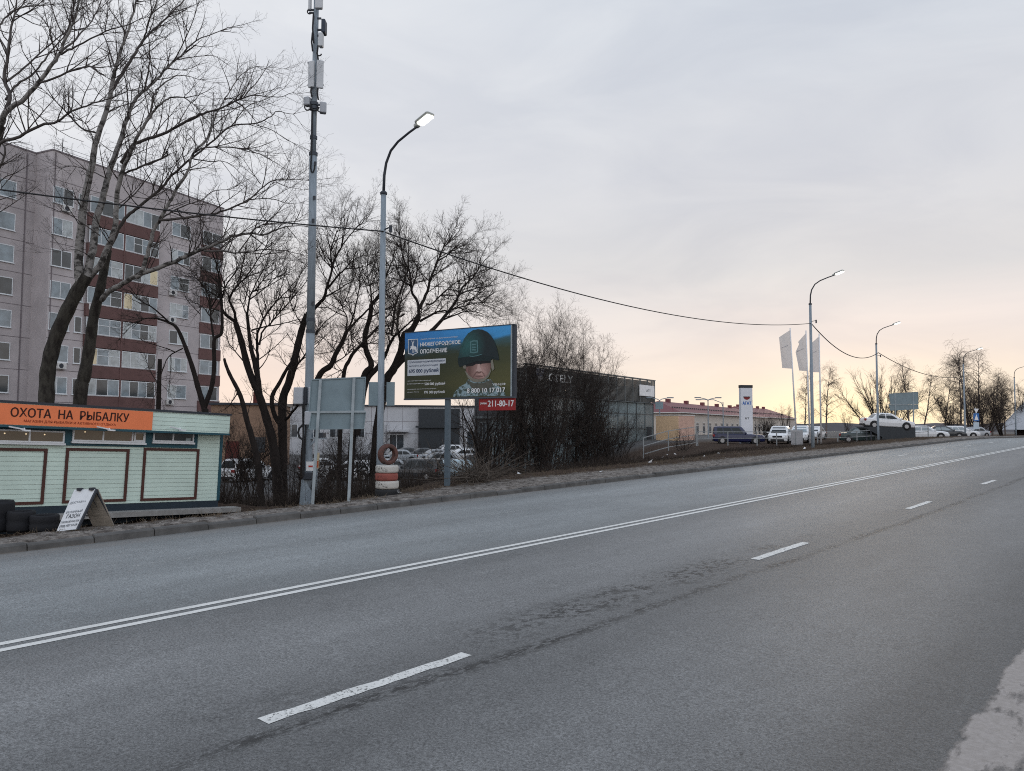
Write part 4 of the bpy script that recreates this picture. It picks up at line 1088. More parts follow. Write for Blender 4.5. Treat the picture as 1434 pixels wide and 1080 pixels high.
m_ptx = mat('poster_white', (.62,.63,.64), rough=.5, var=.03); m_pbox = mat('poster_box', (.45,.48,.52), rough=.5, var=.05); m_pnavy = mat('poster_navy', (.03,.05,.10), rough=.5)
def btext(body, p0, p1, m=m_ptx, bold=.02, y=-.016):
    (x0, z0), (x1, z1) = bu(*p0), bu(*p1)
    return text('lettering', body, m, post, x0, x1, min(z0,z1), max(z0,z1), y, bold=bold)
def bt(body, x0, x1, ymid, h, m=m_ptx, bold=.02, y=-.016):
    u0, z0 = bu(x0, ymid); u1, z1 = bu(x1, ymid); zm = (bu((x0+x1)/2, ymid)[1]); hh = abs(bu((x0+x1)/2, ymid-h/2)[1]-bu((x0+x1)/2, ymid+h/2)[1])
    return text('lettering', body, m, post, u0, u1, zm-hh/2, zm+hh/2, y, bold=bold)
bt('НИЖЕГОРОДСКОЕ', 295, 718, 312, 46, bold=.035); bt('ОПОЛЧЕНИЕ', 293, 578, 388, 44, bold=.035)
bt('ПУНКТ ОТБОРА НА ВОЕННУЮ СЛУЖБУ', 300, 690, 254, 12, bold=.02)
def rectp(x0, y0, x1, y1, m, y=-.016, name='text_box'):
    a = bu(x0, (y0+y1)/2); b_ = bu(x1, (y0+y1)/2); zt2, zb2 = bu((x0+x1)/2, y0)[1], bu((x0+x1)/2, y1)[1]
    q = MB(); q.box((a[0],y-.002,zb2), (b_[0],y+.002,zt2)); return q.build(name, m, post)
rectp(160, 478, 563, 530, m_pbox); rectp(160, 531, 500, 648, m_pbox)
bt('суммарная единовременная', 175, 552, 504, 24, m_pnavy, .012, -.0195); bt('выплата добровольцам', 175, 482, 545, 24, m_pnavy, .012, -.0195)
bt('695 000 рублей', 175, 486, 602, 52, m_pnavy, .035, -.0195)
bt('единовременный муниципальный', 160, 408, 704, 11, bold=.012); bt('выплата правительства', 158, 328, 738, 11, bold=.012); bt('500 000 рублей', 340, 556, 738, 36, bold=.025)
bt('единовременная выплата Минобороны', 158, 462, 792, 11, bold=.012); bt('обороны России', 158, 280, 825, 11, bold=.012); bt('195 000 рублей', 338, 550, 826, 36, bold=.025)
bt('СЛУЖУВНН.РФ', 968, 1196, 743, 26, bold=.02); bt('8 800 10 17 017', 792, 1194, 805, 48, bold=.035, y=-.034)
# shield with a standing deer
def poly(name, pts, m, y, th=.002, parent=None):
    pl = [bu(*p) for p in pts]; q = MB(); q.prism([(u, z) for u, z in pl], y-th, y); return q.build(name, m, parent or post)
m_shield = mat('poster_shield', (.035,.085,.17), rough=.5)
sh_o = poly('shield', [(165,268),(270,262),(270,410),(232,425),(217,440),(202,428),(166,420)], m_ptx, -.014)
poly('shield_field', [(171,274),(265,268),(265,405),(230,419),(217,430),(204,421),(172,413)], m_shield, -.0165, parent=sh_o)
poly('deer', [(186,372),(196,352),(190,346),(205,338),(212,326),(207,312),(214,304),(203,292),(200,276),(207,288),(214,296),(219,298),(226,288),(228,274),(231,288),(225,302),(222,310),(224,340),(244,342),(254,352),(256,372),(262,398),(256,402),(247,374),(244,402),(236,404),(238,376),(222,374),(224,408),(215,410),(214,376),(200,366),(194,380)], m_ptx, -.019, parent=sh_o)
# the soldier: helmet, face, straps, camouflage
m_hel = mat('poster_helmet', (.012,.050,.052), rough=.5, var=.25, scale=2); m_hel2 = mat('poster_helmet_rim', (.006,.016,.018), rough=.6); m_skin = mat('poster_skin', (.30,.19,.165), rough=.6, var=.14, scale=5)
def printed(name, c_in, c_out, cx_, cz_, r_, grain=.12, gs=30):
    m = mat(name, c_in, rough=.45, var=grain, scale=gs); nt = m.node_tree; b = nt.nodes['Principled BSDF']; N = nt.nodes.new; L = nt.links.new
    tc = N('ShaderNodeTexCoord'); u, z = bu(cx_, cz_); s_ = N('ShaderNodeVectorMath'); s_.operation = 'SUBTRACT'; s_.inputs[1].default_value = (u, 0, z); L(tc.outputs['Object'], s_.inputs[0])
    w_ = N('ShaderNodeVectorMath'); w_.operation = 'MULTIPLY'; w_.inputs[1].default_value = (1/r_[0], 0, 1/r_[1]); L(s_.outputs[0], w_.inputs[0]); ln = N('ShaderNodeVectorMath'); ln.operation = 'LENGTH'; L(w_.outputs[0], ln.inputs[0])
    rp = N('ShaderNodeValToRGB'); e = rp.color_ramp.elements; e[0].color = (1,1,1,1); e[1].color = (*[o/max(i,1e-4) for i, o in zip(c_in, c_out)],1); e[0].position = .1; e[1].position = 1; L(ln.outputs['Value'], rp.inputs[0])
    mx = N('ShaderNodeMix'); mx.data_type = 'RGBA'; mx.blend_type = 'MULTIPLY'; mx.inputs[0].default_value = 1; L(b.inputs['Base Color'].links[0].from_socket, mx.inputs[6]); L(rp.outputs[0], mx.inputs[7]); L(mx.outputs[2], b.inputs['Base Color']); return m
m_hel = printed('poster_helmet', (.016,.085,.085), (.004,.014,.018), 800, 330, (.62,.62), .2, 14); m_skin = printed('poster_skin', (.40,.25,.225), (.12,.065,.055), 935, 610, (.38,.42), .14, 22)
m_shd = mat('poster_dark', (.012,.012,.014), rough=.7, var=.2); m_cam = mat('poster_camouflage', (.05,.07,.06), rough=.7, col2=(.22,.30,.33), thr=(.46,.54), scale=9); m_strap = mat('poster_strap', (.17,.16,.13), rough=.7, var=.2, scale=10); m_neck = mat('poster_scarf', (.075,.075,.06), rough=.7, var=.3, scale=8)
sol = poly('soldier', [(640,872),(655,830),(700,775),(770,735),(800,690),(1040,690),(1075,735),(1140,775),(1185,830),(1200,862)], m_cam, -.0145)
poly('scarf', [(780,690),(860,730),(960,730),(1045,690),(1060,760),(1000,800),(930,815),(860,800),(830,770)], m_neck, -.018, parent=sol)
poly('face', [(772,545),(780,610),(810,660),(850,690),(910,702),(970,690),(1010,660),(1036,600),(1042,515),(1000,470),(800,480)], m_skin, -.0185, parent=sol)
poly('brow_shade', [(772,560),(800,552),(850,548),(890,525),(915,540),(945,525),(990,520),(1042,515),(1042,450),(765,460)], m_shd, -.0215, parent=sol)
m_sk2 = mat('poster_skin_dark', (.16,.09,.08), rough=.6); m_sk3 = mat('poster_skin_light', (.42,.29,.26), rough=.6)
poly('nose', [(902,528),(925,528),(938,580),(952,600),(940,618),(915,624),(888,616),(880,604),(895,580)], m_sk3, -.0225, parent=sol)
poly('nose', [(884,608),(900,604),(915,612),(935,604),(946,606),(938,620),(914,627),(890,619)], m_sk2, -.025, parent=sol)
poly('mouth', [(866,655),(905,648),(950,652),(968,650),(945,664),(905,668)], m_sk2, -.0225, parent=sol)
poly('face_line', [(884,612),(892,618),(866,652),(852,672),(848,664),(862,640)], m_sk2, -.0221, parent=sol); poly('face_line', [(944,610),(950,606),(974,640),(980,662),(974,664),(966,642)], m_sk2, -.0221, parent=sol); poly('chin_shade', [(868,676),(905,684),(955,680),(930,692),(890,692)], m_sk2, -.0221, parent=sol)
poly('cheek_shade', [(772,560),(795,560),(800,610),(830,655),(860,690),(810,660),(780,612)], m_sk2, -.0205, parent=sol)
poly('chin_strap', [(765,600),(785,612),(812,650),(860,682),(910,692),(965,682),(1010,645),(1040,585),(1046,600),(1020,665),(965,712),(905,722),(850,712),(800,675)], m_strap, -.0265, parent=sol)
poly('chin_strap', [(742,540),(765,525),(785,560),(776,580),(755,575)], m_strap, -.0255, parent=sol); poly('chin_strap', [(1040,490),(1062,480),(1080,580),(1060,600),(1045,560)], m_strap, -.0255, parent=sol)
hel = poly('helmet', [(694,470),(706,420),(728,340),(760,260),(800,205),(850,172),(905,160),(955,166),(1005,190),(1045,230),(1080,290),(1105,360),(1122,430),(1128,476),(1060,455),(960,440),(860,442),(760,455)], m_hel, -.024, parent=None)
poly('helmet_rim', [(694,472),(760,456),(860,443),(960,441),(1060,456),(1130,478),(1120,490),(1050,472),(1040,500),(900,498),(830,520),(760,545),(712,560),(696,520)], m_hel2, -.027, parent=hel)
m_hl = mat('poster_badge', (.07,.16,.17), rough=.5)
poly('badge', [(822,290),(860,276),(905,278),(908,405),(862,416),(824,412)], m_hl, -.027, parent=hel)
poly('badge', [(834,302),(862,290),(893,292),(896,394),(862,402),(836,400)], m_hel, -.0295, parent=hel)
bt2 = [((845,315),(885,330)), ((845,345),(885,360)), ((845,372),(885,386))]
for (xa, ya), (xb, yb) in bt2: poly('badge_mark', [(xa,ya),(xb,ya),(xb,yb),(xa,yb)], m_hl, -.032, parent=hel)
poly('helmet_edge_light', [(815,440),(850,446),(900,436),(945,424),(945,430),(900,443),(850,453),(818,448)], m_hl, -.0295, parent=hel)
# red phone plate hung under the box
u0, z0 = BF.uv(670, 574); u1, z1 = BF.uv(721, 560)
q = MB(); q.box((u0,.02,z0-.02), (u1-.01,.06,BZ0-fr_t-.002)); ph = q.build('phone_plate', mat('plate_red', (.23,.012,.014), rough=.5), bil)
def pt(body, x0, x1, ym, h):
    a = BF.uv(x0, ym); b_ = BF.uv(x1, ym); zm = BF.uv((x0+x1)/2, ym)[1]; hh = h*21.2/1070
    text('lettering', body, m_ptx, ph, a[0], b_[0], zm-hh/2, zm+hh/2, .016, bold=.03)
pt('211-80-17', 683, 719, 565, 8.4); pt('реклама', 672.5, 681, 565.5, 3.2)
pp = P(638.5, 600, 22.6); pl = BF.m.inverted() @ Vector((pp.x, pp.y, 0)); g0 = gz(pp.x, pp.y)
q = MB(); q.box((pl.x-.07,.01,g0-.4), (pl.x+.07,.12,BZ0-fr_t-.003)); q.build('post', mat('post_blue_grey', (.085,.115,.14), rough=.5, var=.15), bil)

# ------------------------------------------------------------------ dealer yard: pylon, flags, railing, ramp, signs
pb = P(1045, 612, 72); pb = G(pb.x, pb.y)
pyl = tag(empty('pylon_sign', pb, math.radians(8)), 'tall white dealer pylon sign with a dark cap', 'pylon sign')
hp = P(1045, 539.5, 72).z-pb.z
q = MB(); q.box((-.58,-.22,-.3), (.58,.22,hp-.26), .02); q.build('body', mat('pylon_white', (.62,.64,.68), rough=.4, var=.03), pyl)
q = MB(); q.box((-.6,-.24,hp-.258), (.6,.24,hp)); q.build('cap', m_drk, pyl)
q = MB(); q.prism([(-.34,hp-1.10),(.34,hp-1.10),(.28,hp-1.26),(.1,hp-1.38),(-.1,hp-1.38),(-.28,hp-1.26)], -.236, -.222); lg = q.build('emblem', mat('pylon_red', (.22,.03,.03)), pyl)
q = MB(); q.box((-.34,-.242,hp-1.16), (.34,-.2365,hp-1.08)); q.build('emblem_bar', m_drk, lg)
text('lettering', 'АГАТ', mat('pylon_blue', (.03,.13,.42)), pyl, -.42, .44, hp-1.86, hp-1.56, -.224, bold=.05)
text('lettering', 'АГТ', m_drk, pyl, -.2, .2, hp-3.22, hp-3.05, -.224, bold=.04)

m_flag = mat('flag_cloth', (.66,.64,.64), rough=.9, var=.06, scale=3)
def translucent(m, c, f):
    nt = m.node_tree; tr = nt.nodes.new('ShaderNodeBsdfTranslucent'); tr.inputs[0].default_value = (*c, 1); mx = nt.nodes.new('ShaderNodeMixShader'); mx.inputs[0].default_value = f
    nt.links.new(nt.nodes['Principled BSDF'].outputs[0], mx.inputs[1]); nt.links.new(tr.outputs[0], mx.inputs[2]); nt.links.new(mx.outputs[0], nt.nodes['Material Output'].inputs[0])
translucent(m_flag, (.80,.77,.75), .6); m_fpole = mat('flag_pole', (.62,.62,.63), rough=.4); m_fmark = mat('flag_print', (.30,.30,.32), rough=.9)
for (tx, ty), (bx, by), Y, outline, lab in (
    ((1106.4,459.5),(1116,619),70,[(0,3),(-15.5,13),(-11,56),(1.3,57)],'leftmost white dealer flag with its whole cloth in view'),
    ((1128.6,463),(1134.5,620),70.5,[(0,4),(-11,16),(-9.5,19),(-14.5,30),(-9.5,56),(.9,57)],'middle white dealer flag with a folded corner'),
    ((1147,467.5),(1150,620),71,[(0,4),(-12.5,15),(-13.5,54),(.4,54)],'rightmost white dealer flag partly behind the lamp post')):
    g = P(bx, by, Y); g = G(g.x, g.y)
    r = tag(empty('flag', g), lab, 'flag', 'three white flags on white poles')
    top = P(tx, ty, Y)-g
    q = MB(); q.tube([(0,0,-.2), top], [.085,.05], 10); q.build('flag_pole', m_fpole, r, smooth=True)
    # cloth: rows between the pole and the free edge
    rows_ = 14; cols = 8; vs = []; fs = []
    ys = [p[1] for p in outline[:-1]]; free = outline[1:-1]
    bot_y = outline[-1][1]; t0y = outline[0][1]
    for i in range(rows_+1):
        k = i/rows_; yi = t0y + (bot_y-t0y)*k
        pxp = tx + (bx-tx)*(yi/(by-ty)) - .6
        # free edge interpolated
        fy = free[0][1] + (free[-1][1]-free[0][1])*k
        fx = np.interp(fy, [p[1] for p in free], [p[0] for p in free])
        for j in range(cols+1):
            s_ = j/cols; x = pxp + (tx+fx-pxp)*s_; y = ty + yi + (fy-yi)*s_
            vs.append(P(x, y, Y + .28*math.sin(s_*5+k*4)*s_ + .1*math.sin(k*9)*s_) - g)
    for i in range(rows_):
        for j in range(cols): a = i*(cols+1)+j; fs.append((a,a+1,a+cols+2,a+cols+1))
    q = MB(); q.add(vs, fs); cl = q.build('cloth', m_flag, r, smooth=True)
    # pale print
    def fl(i, j): return Vector(vs[i*(cols+1)+j]) + Vector((0,-.03,0))
    q = MB()
    for i in (5,):
        for j in range(2, 7): q.quad(fl(i,j), fl(i,j+1), fl(i,j+1).lerp(fl(i+1,j+1),.22), fl(i,j).lerp(fl(i+1,j),.22))
    q.build('print', m_fmark, cl)

# yard railing
def yard(px, Y): p = P(px, 612, Y); return G(p.x, p.y)
m_rail = mat('railing_grey', (.25,.27,.28), rough=.5, metal=.3)
def railing(pts, label, h=1.15, bars=(1.0,.55)):
    r = tag(empty('railing', pts[0]), label, 'railing')
    for i in range(len(pts)-1):
        a, b_ = pts[i]-pts[0], pts[i+1]-pts[0]; n_ = max(1, round((b_-a).length/2.6))
        for k in range(n_+(1 if i == len(pts)-2 else 0)):
            c = a.lerp(b_, k/n_); q = MB(); q.bar(c+Vector((0,0,-.2)), c+Vector((0,0,h)), .07); q.build('post', m_rail, r)
        q = MB()
        for hh in bars: q.bar(a+Vector((0,0,h*hh)), b_+Vector((0,0,h*hh)), .055)
        q.build('rail', m_rail, r)
    return r
railing([yard(901,58), yard(936,59), yard(975,60.5)], 'grey metal railing beside the right end of the showroom', 1.55, (1.0,.6,.2))
railing([yard(977,61), yard(1060,63), yard(1140,66)], 'grey metal railing in front of the dark estate and white cars')
railing([yard(1145,66), yard(1200,69), yard(1300,75)], 'grey metal railing below the raised white car')
q = MB()
for px, Y in ((1116,66.2),):
    c = yard(px, Y); q.box((c.x-.5,c.y-.05,c.z-.1), (c.x+.5,c.y+.05,c.z+1.3))
tag(q.build('barrier_panel', mat('panel_grey', (.33,.33,.34), rough=.6)), 'square grey panel standing at the railing before the white cars', 'panel')

# blue signs beyond
bs = P(1367, 612, 95); bs = G(bs.x, bs.y)
sg_ = tag(empty('road_sign', bs), 'post carrying a white triangle and a blue pedestrian crossing sign', 'road sign')
def bl(px, py): return P(px, py, 95)-bs
q = MB(); q.bar((0,0,-.2), (bl(1367,570).x*0, 0, bl(1367,571).z), .08); q.build('post', m_pole, sg_)
a, b_ = bl(1363,590), bl(1370.5,579)
q = MB(); q.box((a.x,-.08,a.z), (b_.x,-.05,b_.z)); pl_ = q.build('blue_plate', mat('sign_blue', (.03,.13,.35), rough=.4), sg_)
c = (a+b_)/2; q = MB(); q.prism([(c.x-.25,a.z+.15),(c.x+.25,a.z+.15),(c.x,b_.z-.12)], -.09, -.082); q.build('white_triangle', m_white, pl_)
a, b_ = bl(1363,601), bl(1370.5,591.5); q = MB(); q.box((a.x,-.08,a.z), (b_.x,-.05,b_.z)); q.build('lower_plate', mat('sign_pale', (.42,.5,.56), rough=.4), sg_)
c0, c1, c2 = bl(1363.2,572.5), bl(1370.2,572.5), bl(1366.8,579); q = MB(); q.prism([(c0.x,c0.z),(c1.x,c1.z),(c2.x,c2.z)], -.08, -.05); q.build('triangle_plate', m_white, sg_)
# display ramp
rp = yard(1240, 71); rp.z = gz(rp.x, rp.y)
ramp_ = tag(empty('display_ramp', rp), 'black display platform holding up the white car', 'platform')
def rlc(px, py): return P(px, py, 71)-rp
q = MB(); a, b_ = rlc(1206,599), rlc(1274,604); bz = rlc(1240,618).z
q.prism([(a.x,rlc(1206,597.5).z),(a.x,rlc(1206,600).z),(rlc(1228,606).x,rlc(1228,612).z),(rlc(1228,606).x,-.2),(b_.x,-.2),(b_.x,rlc(1274,599.5).z)], -1.0, 1.2); q.build('platform', m_drk, ramp_)
q = MB()
for px in (1207, 1213, 1225): q.bar((rlc(px,600).x,-.9,-.1), (rlc(px,600).x,-.9,rlc(px,599).z), .1)
q.build('leg', m_dark, ramp_)
# ------------------------------------------------------------------ cars
m_glc = glassmat('car_glass', (.014,.018,.02), rough=.18, spec=.3, var=.3)
m_glc2 = glassmat('car_glass_pale', (.22,.27,.29), rough=.08, spec=.9, var=.3)
m_tyr = mat('car_tyre', (.015,.015,.016), rough=.8)
m_rim = mat('wheel_rim', (.35,.36,.37), rough=.35, metal=.6)
m_hl_ = mat('headlight_glass', (.6,.63,.65), rough=.1, spec=.8)
m_tl = mat('tail_light_red', (.25,.015,.015), rough=.3)
m_trimc = mat('car_trim', (.02,.021,.023), rough=.6)
m_plate = mat('number_plate_blank', (.6,.6,.6), rough=.5)
_paint = {}
def paint(n, c):
    if n not in _paint: _paint[n] = mat('car_paint_'+n, c, rough=.28, var=.05, spec=.6)
    return _paint[n]
SHAPES = {  # length, width, height, belt, hood top, bonnet end, screen top, roof end, rear bottom
 'suv':   dict(L=4.5, W=1.84, H=1.66, belt=.98, hood=.98, nose=.72, xs=1.05, xst=.35, xre=-1.85, xrb=-2.15, deck=1.0),
 'sedan': dict(L=4.5, W=1.76, H=1.46, belt=.90, hood=.86, nose=.62, xs=1.05, xst=.25, xre=-1.05, xrb=-1.65, deck=.95),
 'hatch': dict(L=4.2, W=1.76, H=1.50, belt=.92, hood=.90, nose=.66, xs=1.05, xst=.30, xre=-1.55, xrb=-2.0, deck=.95),
 'estate':dict(L=4.6, W=1.78, H=1.62, belt=.92, hood=.90, nose=.70, xs=.75, xst=.25, xre=-2.2, xrb=-2.28, deck=.95),
 'van':   dict(L=4.7, W=1.90, H=1.95, belt=1.10, hood=1.10, nose=.80, xs=1.45, xst=.75, xre=-2.2, xrb=-2.32, deck=1.1),
}
def make_car(shape, col, loc, heading, label, group=None, pitch=0.0, pale=False, checks=False, name='parked_car'):
    """heading: world angle of the car's nose, degrees from +x"""
    s = SHAPES[shape]; L_, W_, H = s['L'], s['W'], s['H']; hx = L_/2; hw = W_/2
    r = empty(name, loc); r.rotation_euler = (0, -math.radians(pitch), math.radians(heading))
    tag(r, label, 'van' if shape == 'van' else 'car', group)
    pm = paint(*col); gl = m_glc2 if pale else m_glc
    # lower body lofted along its length
    st = [(-hx, .80, .34, s['deck']*.80), (-hx+.10, .92, .24, s['deck']*.97), (-hx+.45, .98, .20, s['deck']), (-.9, 1.0, .19, s['belt']), (.5, 1.0, .19, s['belt']),
          (s['xs'], .99, .19, s['belt']-.01), (hx-.55, .97, .20, s['hood']*.97), (hx-.18, .90, .22, s['nose']+.13), (hx-.03, .78, .27, s['nose']), (hx, .66, .32, s['nose']-.14)]
    vs = []; fs = []
    for x, wf, zb, zt in st:
        w = hw*wf; zm = zb+(zt-zb)*.55
        ring = [(-w*.84,zb),(-w*.96,zb+.07),(-w,zm),(-w*.965,zt-.07),(-w*.86,zt),(-w*.45,zt+.025),(w*.45,zt+.025),(w*.86,zt),(w*.965,zt-.07),(w,zm),(w*.96,zb+.07),(w*.84,zb)]
        vs += [(x, y, z) for y, z in ring]
    n = 12
    for i in range(len(st)-1):
        for k in range(n): k2 = (k+1) % n; fs.append((i*n+k, i*n+k2, i*n+n+k2, i*n+n+k))
    fs += [tuple(range(n-1,-1,-1)), tuple(range((len(st)-1)*n, len(st)*n))]
    # cabin
    bz = s['belt']-.03; xs, xst, xre, xrb = s['xs'], s['xst'], s['xre'], s['xrb']
    def ring(x0, x1, w, z): return [(x0,-w*.9,z),(x0+.12,-w,z),(x1-.12,-w,z),(x1,-w*.86,z),(x1,w*.86,z),(x1-.12,w,z),(x0+.12,w,z),(x0,w*.9,z)]
    levels = [ring(xrb, xs, hw*.94, bz), ring(xrb+(xre-xrb)*.62, xs+(xst-xs)*.62, hw*.83, bz+(H-bz)*.62), ring(xre, xst, hw*.74, H-.055), ring(xre+.18, xst-.18, hw*.60, H)]
    o = len(vs)
    for lv in levels: vs += lv
    for i in range(3):
        for k in range(8): k2 = (k+1) % 8; fs.append((o+i*8+k, o+i*8+k2, o+i*8+8+k2, o+i*8+8+k))
    fs.append(tuple(range(o+24, o+32)))
    q = MB(); q.add(vs, fs); body = q.build('body', pm, r, smooth=False)
    md = body.modifiers.new('round', 'BEVEL'); md.width = .03; md.segments = 2; md.limit_method = 'ANGLE'; md.angle_limit = math.radians(25)
    def side_pt(x, z, sgn):
        k = (z-bz)/(H-.055-bz); w = (hw*.94 + (hw*.83-hw*.94)*min(1, k/.62)) if k < .62 else hw*.83+(hw*.74-hw*.83)*(k-.62)/.38
        return Vector((x, sgn*(w+.012), z))
    zl, zh = bz+.07, H-.13
    def xf(z): return xs+(xst-xs)*(z-bz)/(H-.055-bz)
    def xr_(z): return xrb+(xre-xrb)*(z-bz)/(H-.055-bz)
    zm = bz+(H-bz)*.6
    for sgn in (-1, 1):
        q = MB()
        span0l, span1l = xr_(zl)+.26, xf(zl)-.30
        mids = [(-.05)] if shape != 'van' else [.45]
        cuts = [0.0, .46, 1.0] if shape in ('sedan',) else [0.0, .26, .62, 1.0]
        for i in range(len(cuts)-1):
            def xx(z, c): a, b_ = xr_(z)+.26, xf(z)-.26; return a+(b_-a)*c
            g = .035
            if shape == 'van' and i < 1: continue
            pts = [[side_pt(xx(z, cuts[i])+g, z, sgn), side_pt(xx(z, cuts[i+1])-g, z, sgn)] for z in (zl, zm, zh)]
            q.quad(pts[0][0], pts[0][1], pts[1][1], pts[1][0]); q.quad(pts[1][0], pts[1][1], pts[2][1], pts[2][0])
        q.build('side_window', gl, r)
    wf = lambda z: (hw*.94 + (hw*.74-hw*.94)*(z-bz)/(H-.055-bz))*.80
    q = MB(); q.quad((xf(zl)+.03,-wf(zl),zl), (xf(zl)+.03,wf(zl),zl), (xf(zh)+.03,wf(zh),zh), (xf(zh)+.03,-wf(zh),zh)); q.build('windscreen', gl, r)
    q = MB(); q.quad((xr_(zl)-.03,-wf(zl),zl+.02), (xr_(zl)-.03,wf(zl),zl+.02), (xr_(zh)-.03,wf(zh),zh), (xr_(zh)-.03,-wf(zh),zh)); q.build('rear_window', gl, r)
    # wheels
    wr = .33 if shape in ('suv','van') else .31
    for x in (hx-.85, -hx+.82):
        for sgn in (-1, 1):
            q = MB(); q.lathe([(0,0),(wr+.075,0),(wr+.075,.012),(0,.012)], 20, 'y', (x, sgn*(hw-.005)-(.006), wr+.02)); q.build('wheel_arch', m_trimc, r)
            q = MB(); q.lathe([(wr*.6,-.09),(wr*.95,-.1),(wr,-.07),(wr,.07),(wr*.95,.1),(wr*.6,.09)], 20, 'y', (x, sgn*(hw-.06), wr)); w_ = q.build('wheel', m_tyr, r, smooth=True)
            q = MB(); yy = sgn*(hw+.022); q.lathe([(0,yy),(wr*.62,yy),(wr*.64,yy-sgn*.03)], 14, 'y', (x, 0, wr)); q.build('rim', m_rim, w_)
    # face and tail
    zn = s['nose']
    for sgn in (-1, 1):
        q = MB(); q.box((hx-.26, sgn*hw*.52, zn-.06), (hx-.06, sgn*hw*.84, zn+.09), .03); q.build('headlight', m_hl_, r)
        q = MB(); q.box((-hx-.005, sgn*hw*.55, s['deck']*.70), (-hx+.16, sgn*hw*.93, s['deck']*.92), .03); q.build('tail_light', m_tl, r)
        q = MB(); q.box((xs-.22, sgn*(hw*.96), bz+.05), (xs-.08, sgn*(hw*1.14), bz+.18), .03); q.build('mirror', pm, r)
    q = MB(); q.box((hx-.10, -hw*.46, zn-.13), (hx+.012, hw*.46, zn+.04), .02); q.box((hx-.12, -hw*.66, .24), (hx+.006, hw*.66, zn-.26), .02); q.build('grille', m_trimc, r)
    q = MB(); q.box((hx+.002, -.26, zn-.27), (hx+.02, .26, zn-.16)); q.box((-hx-.02, -.26, s['deck']*.52), (-hx-.002, .26, s['deck']*.64)); q.build('number_plate', m_plate, r)
    q = MB(); q.box((-hx-.02, -hw*.78, .26), (-hx+.15, hw*.78, .42), .03); q.build('bumper', m_trimc, r)
    if checks:
        q = MB()
        for i in range(11):
            for j in range(2):
                if (i+j) % 2: 
                    for sgn in (-1,1): q.box((-1.6+i*.28, sgn*hw*1.002, .66+j*.10), (-1.6+i*.28+.28, sgn*(hw*1.002+.006), .66+j*.10+.10))
        q.build('checker_stripe', m_trimc, r)
    return r
WHITE=('white',(.66,.67,.68)); SILV=('silver',(.33,.35,.37)); DKG=('dark_grey',(.035,.038,.042)); BLU=('navy',(.006,.010,.05)); LBL=('pale_blue',(.33,.43,.48)); GRN=('dark_green',(.025,.045,.045)); BLK=('black',(.012,.013,.015))
gl_ = 'cars parked behind the roadside trees'; gy = 'cars parked in the dealer yard'
def carat(px, py, Y): p = P(px, py, Y); return G(p.x, p.y)
for shape, col, px, Y, hd, lab, kw in (
    ('suv', WHITE, 350, 57, 62, 'white off roader with red tail light seen between the trunks by the kiosk', {}),
    ('hatch', WHITE, 455, 62, 20, 'white hatchback half hidden just right of the double trunk', {}),
    ('hatch', WHITE, 494, 58, 165, 'white car with a dark checked stripe under the direction sign', dict(checks=True)),
    ('sedan', SILV, 541, 62, 200, 'silver saloon half hidden left of the tyre stack', {}),
    ('estate', DKG, 578, 59, 165, 'dark grey estate car just right of the tyre stack', {}),
    ('hatch', SILV, 611, 78, 195, 'silver hatchback behind the dark estate', {}),
    ('hatch', LBL, 628, 60, 215, 'pale blue hatchback nearest to the billboard post', dict(pale=True)),
    ('suv', WHITE, 624, 104, 205, 'white off roader facing out beside the dark gate', {}),
    ('sedan', DKG, 588, 96, 200, 'dark saloon in the back row left of the white off roader', {}),
    ('sedan', SILV, 606, 90, 210, 'grey saloon in the second row behind the silver hatchback', {}),
    ('sedan', DKG, 566, 98, 200, 'dark saloon at the left end of the back row', {}),
    ('suv', BLK, 655, 66, 200, 'black off roader just right of the billboard post', {}),
    ('sedan', SILV, 556, 88, 205, 'grey saloon left of the silver hatchback, behind the estate', {}),
    ('hatch', WHITE, 645, 92, 200, 'white hatchback in the back row right of the billboard post', {}),
    ('suv', WHITE, 678, 84, 195, 'white off roader behind the trees left of the tall white van', {}),
    ('van', WHITE, 704, 84, 80, 'tall white van with a dark rear window below the red phone plate', {}),
    ('hatch', WHITE, 741, 80, 200, 'small white car glimpsed through the thicket under the showroom', {}),
    ):
    make_car(shape, col, carat(px, 650, Y), hd, lab, gl_, **kw)
for shape, col, px, Y, hd, lab, kw in (
    ('estate', BLU, 1034, 71, -12, 'dark navy estate car parked before the pylon', dict(name='parked_car')),
    ('suv', WHITE, 1092, 72, 245, 'white off roader facing the road left of the flags', {}),
    ('suv', WHITE, 1122, 75, 240, 'white off roader behind the flag poles', dict(pale=True)),
    ('sedan', WHITE, 1140, 84, 235, 'white car peeping out right of the flag lamp post', {}),
    ('sedan', GRN, 1212, 72, -25, 'dark green saloon under the display ramp', dict(pale=True)),
    ('sedan', SILV, 1249, 79, 225, 'grey car parked beneath the platform', {}),
    ('sedan', WHITE, 1296, 83, -25, 'white saloon just right of the far direction sign', dict(pale=True)),
    ('sedan', DKG, 1322, 88, -20, 'dark grey saloon between two white cars near the birches', dict(pale=True)),
    ('hatch', WHITE, 1344, 94, -15, 'white hatchback beside the farthest lit lamp', dict(pale=True)),
    ('sedan', SILV, 1362, 102, 195, 'pale silver car at the foot of the birches', {}),
    ):
    make_car(shape, col, carat(px, 612, Y), hd, lab, gy, **kw)
rc = P(1242, 601, 71)
make_car('sedan', WHITE, Vector((rc.x, rc.y, rc.z)), -6, 'white saloon raised on the black display platform', gy, pitch=-3)
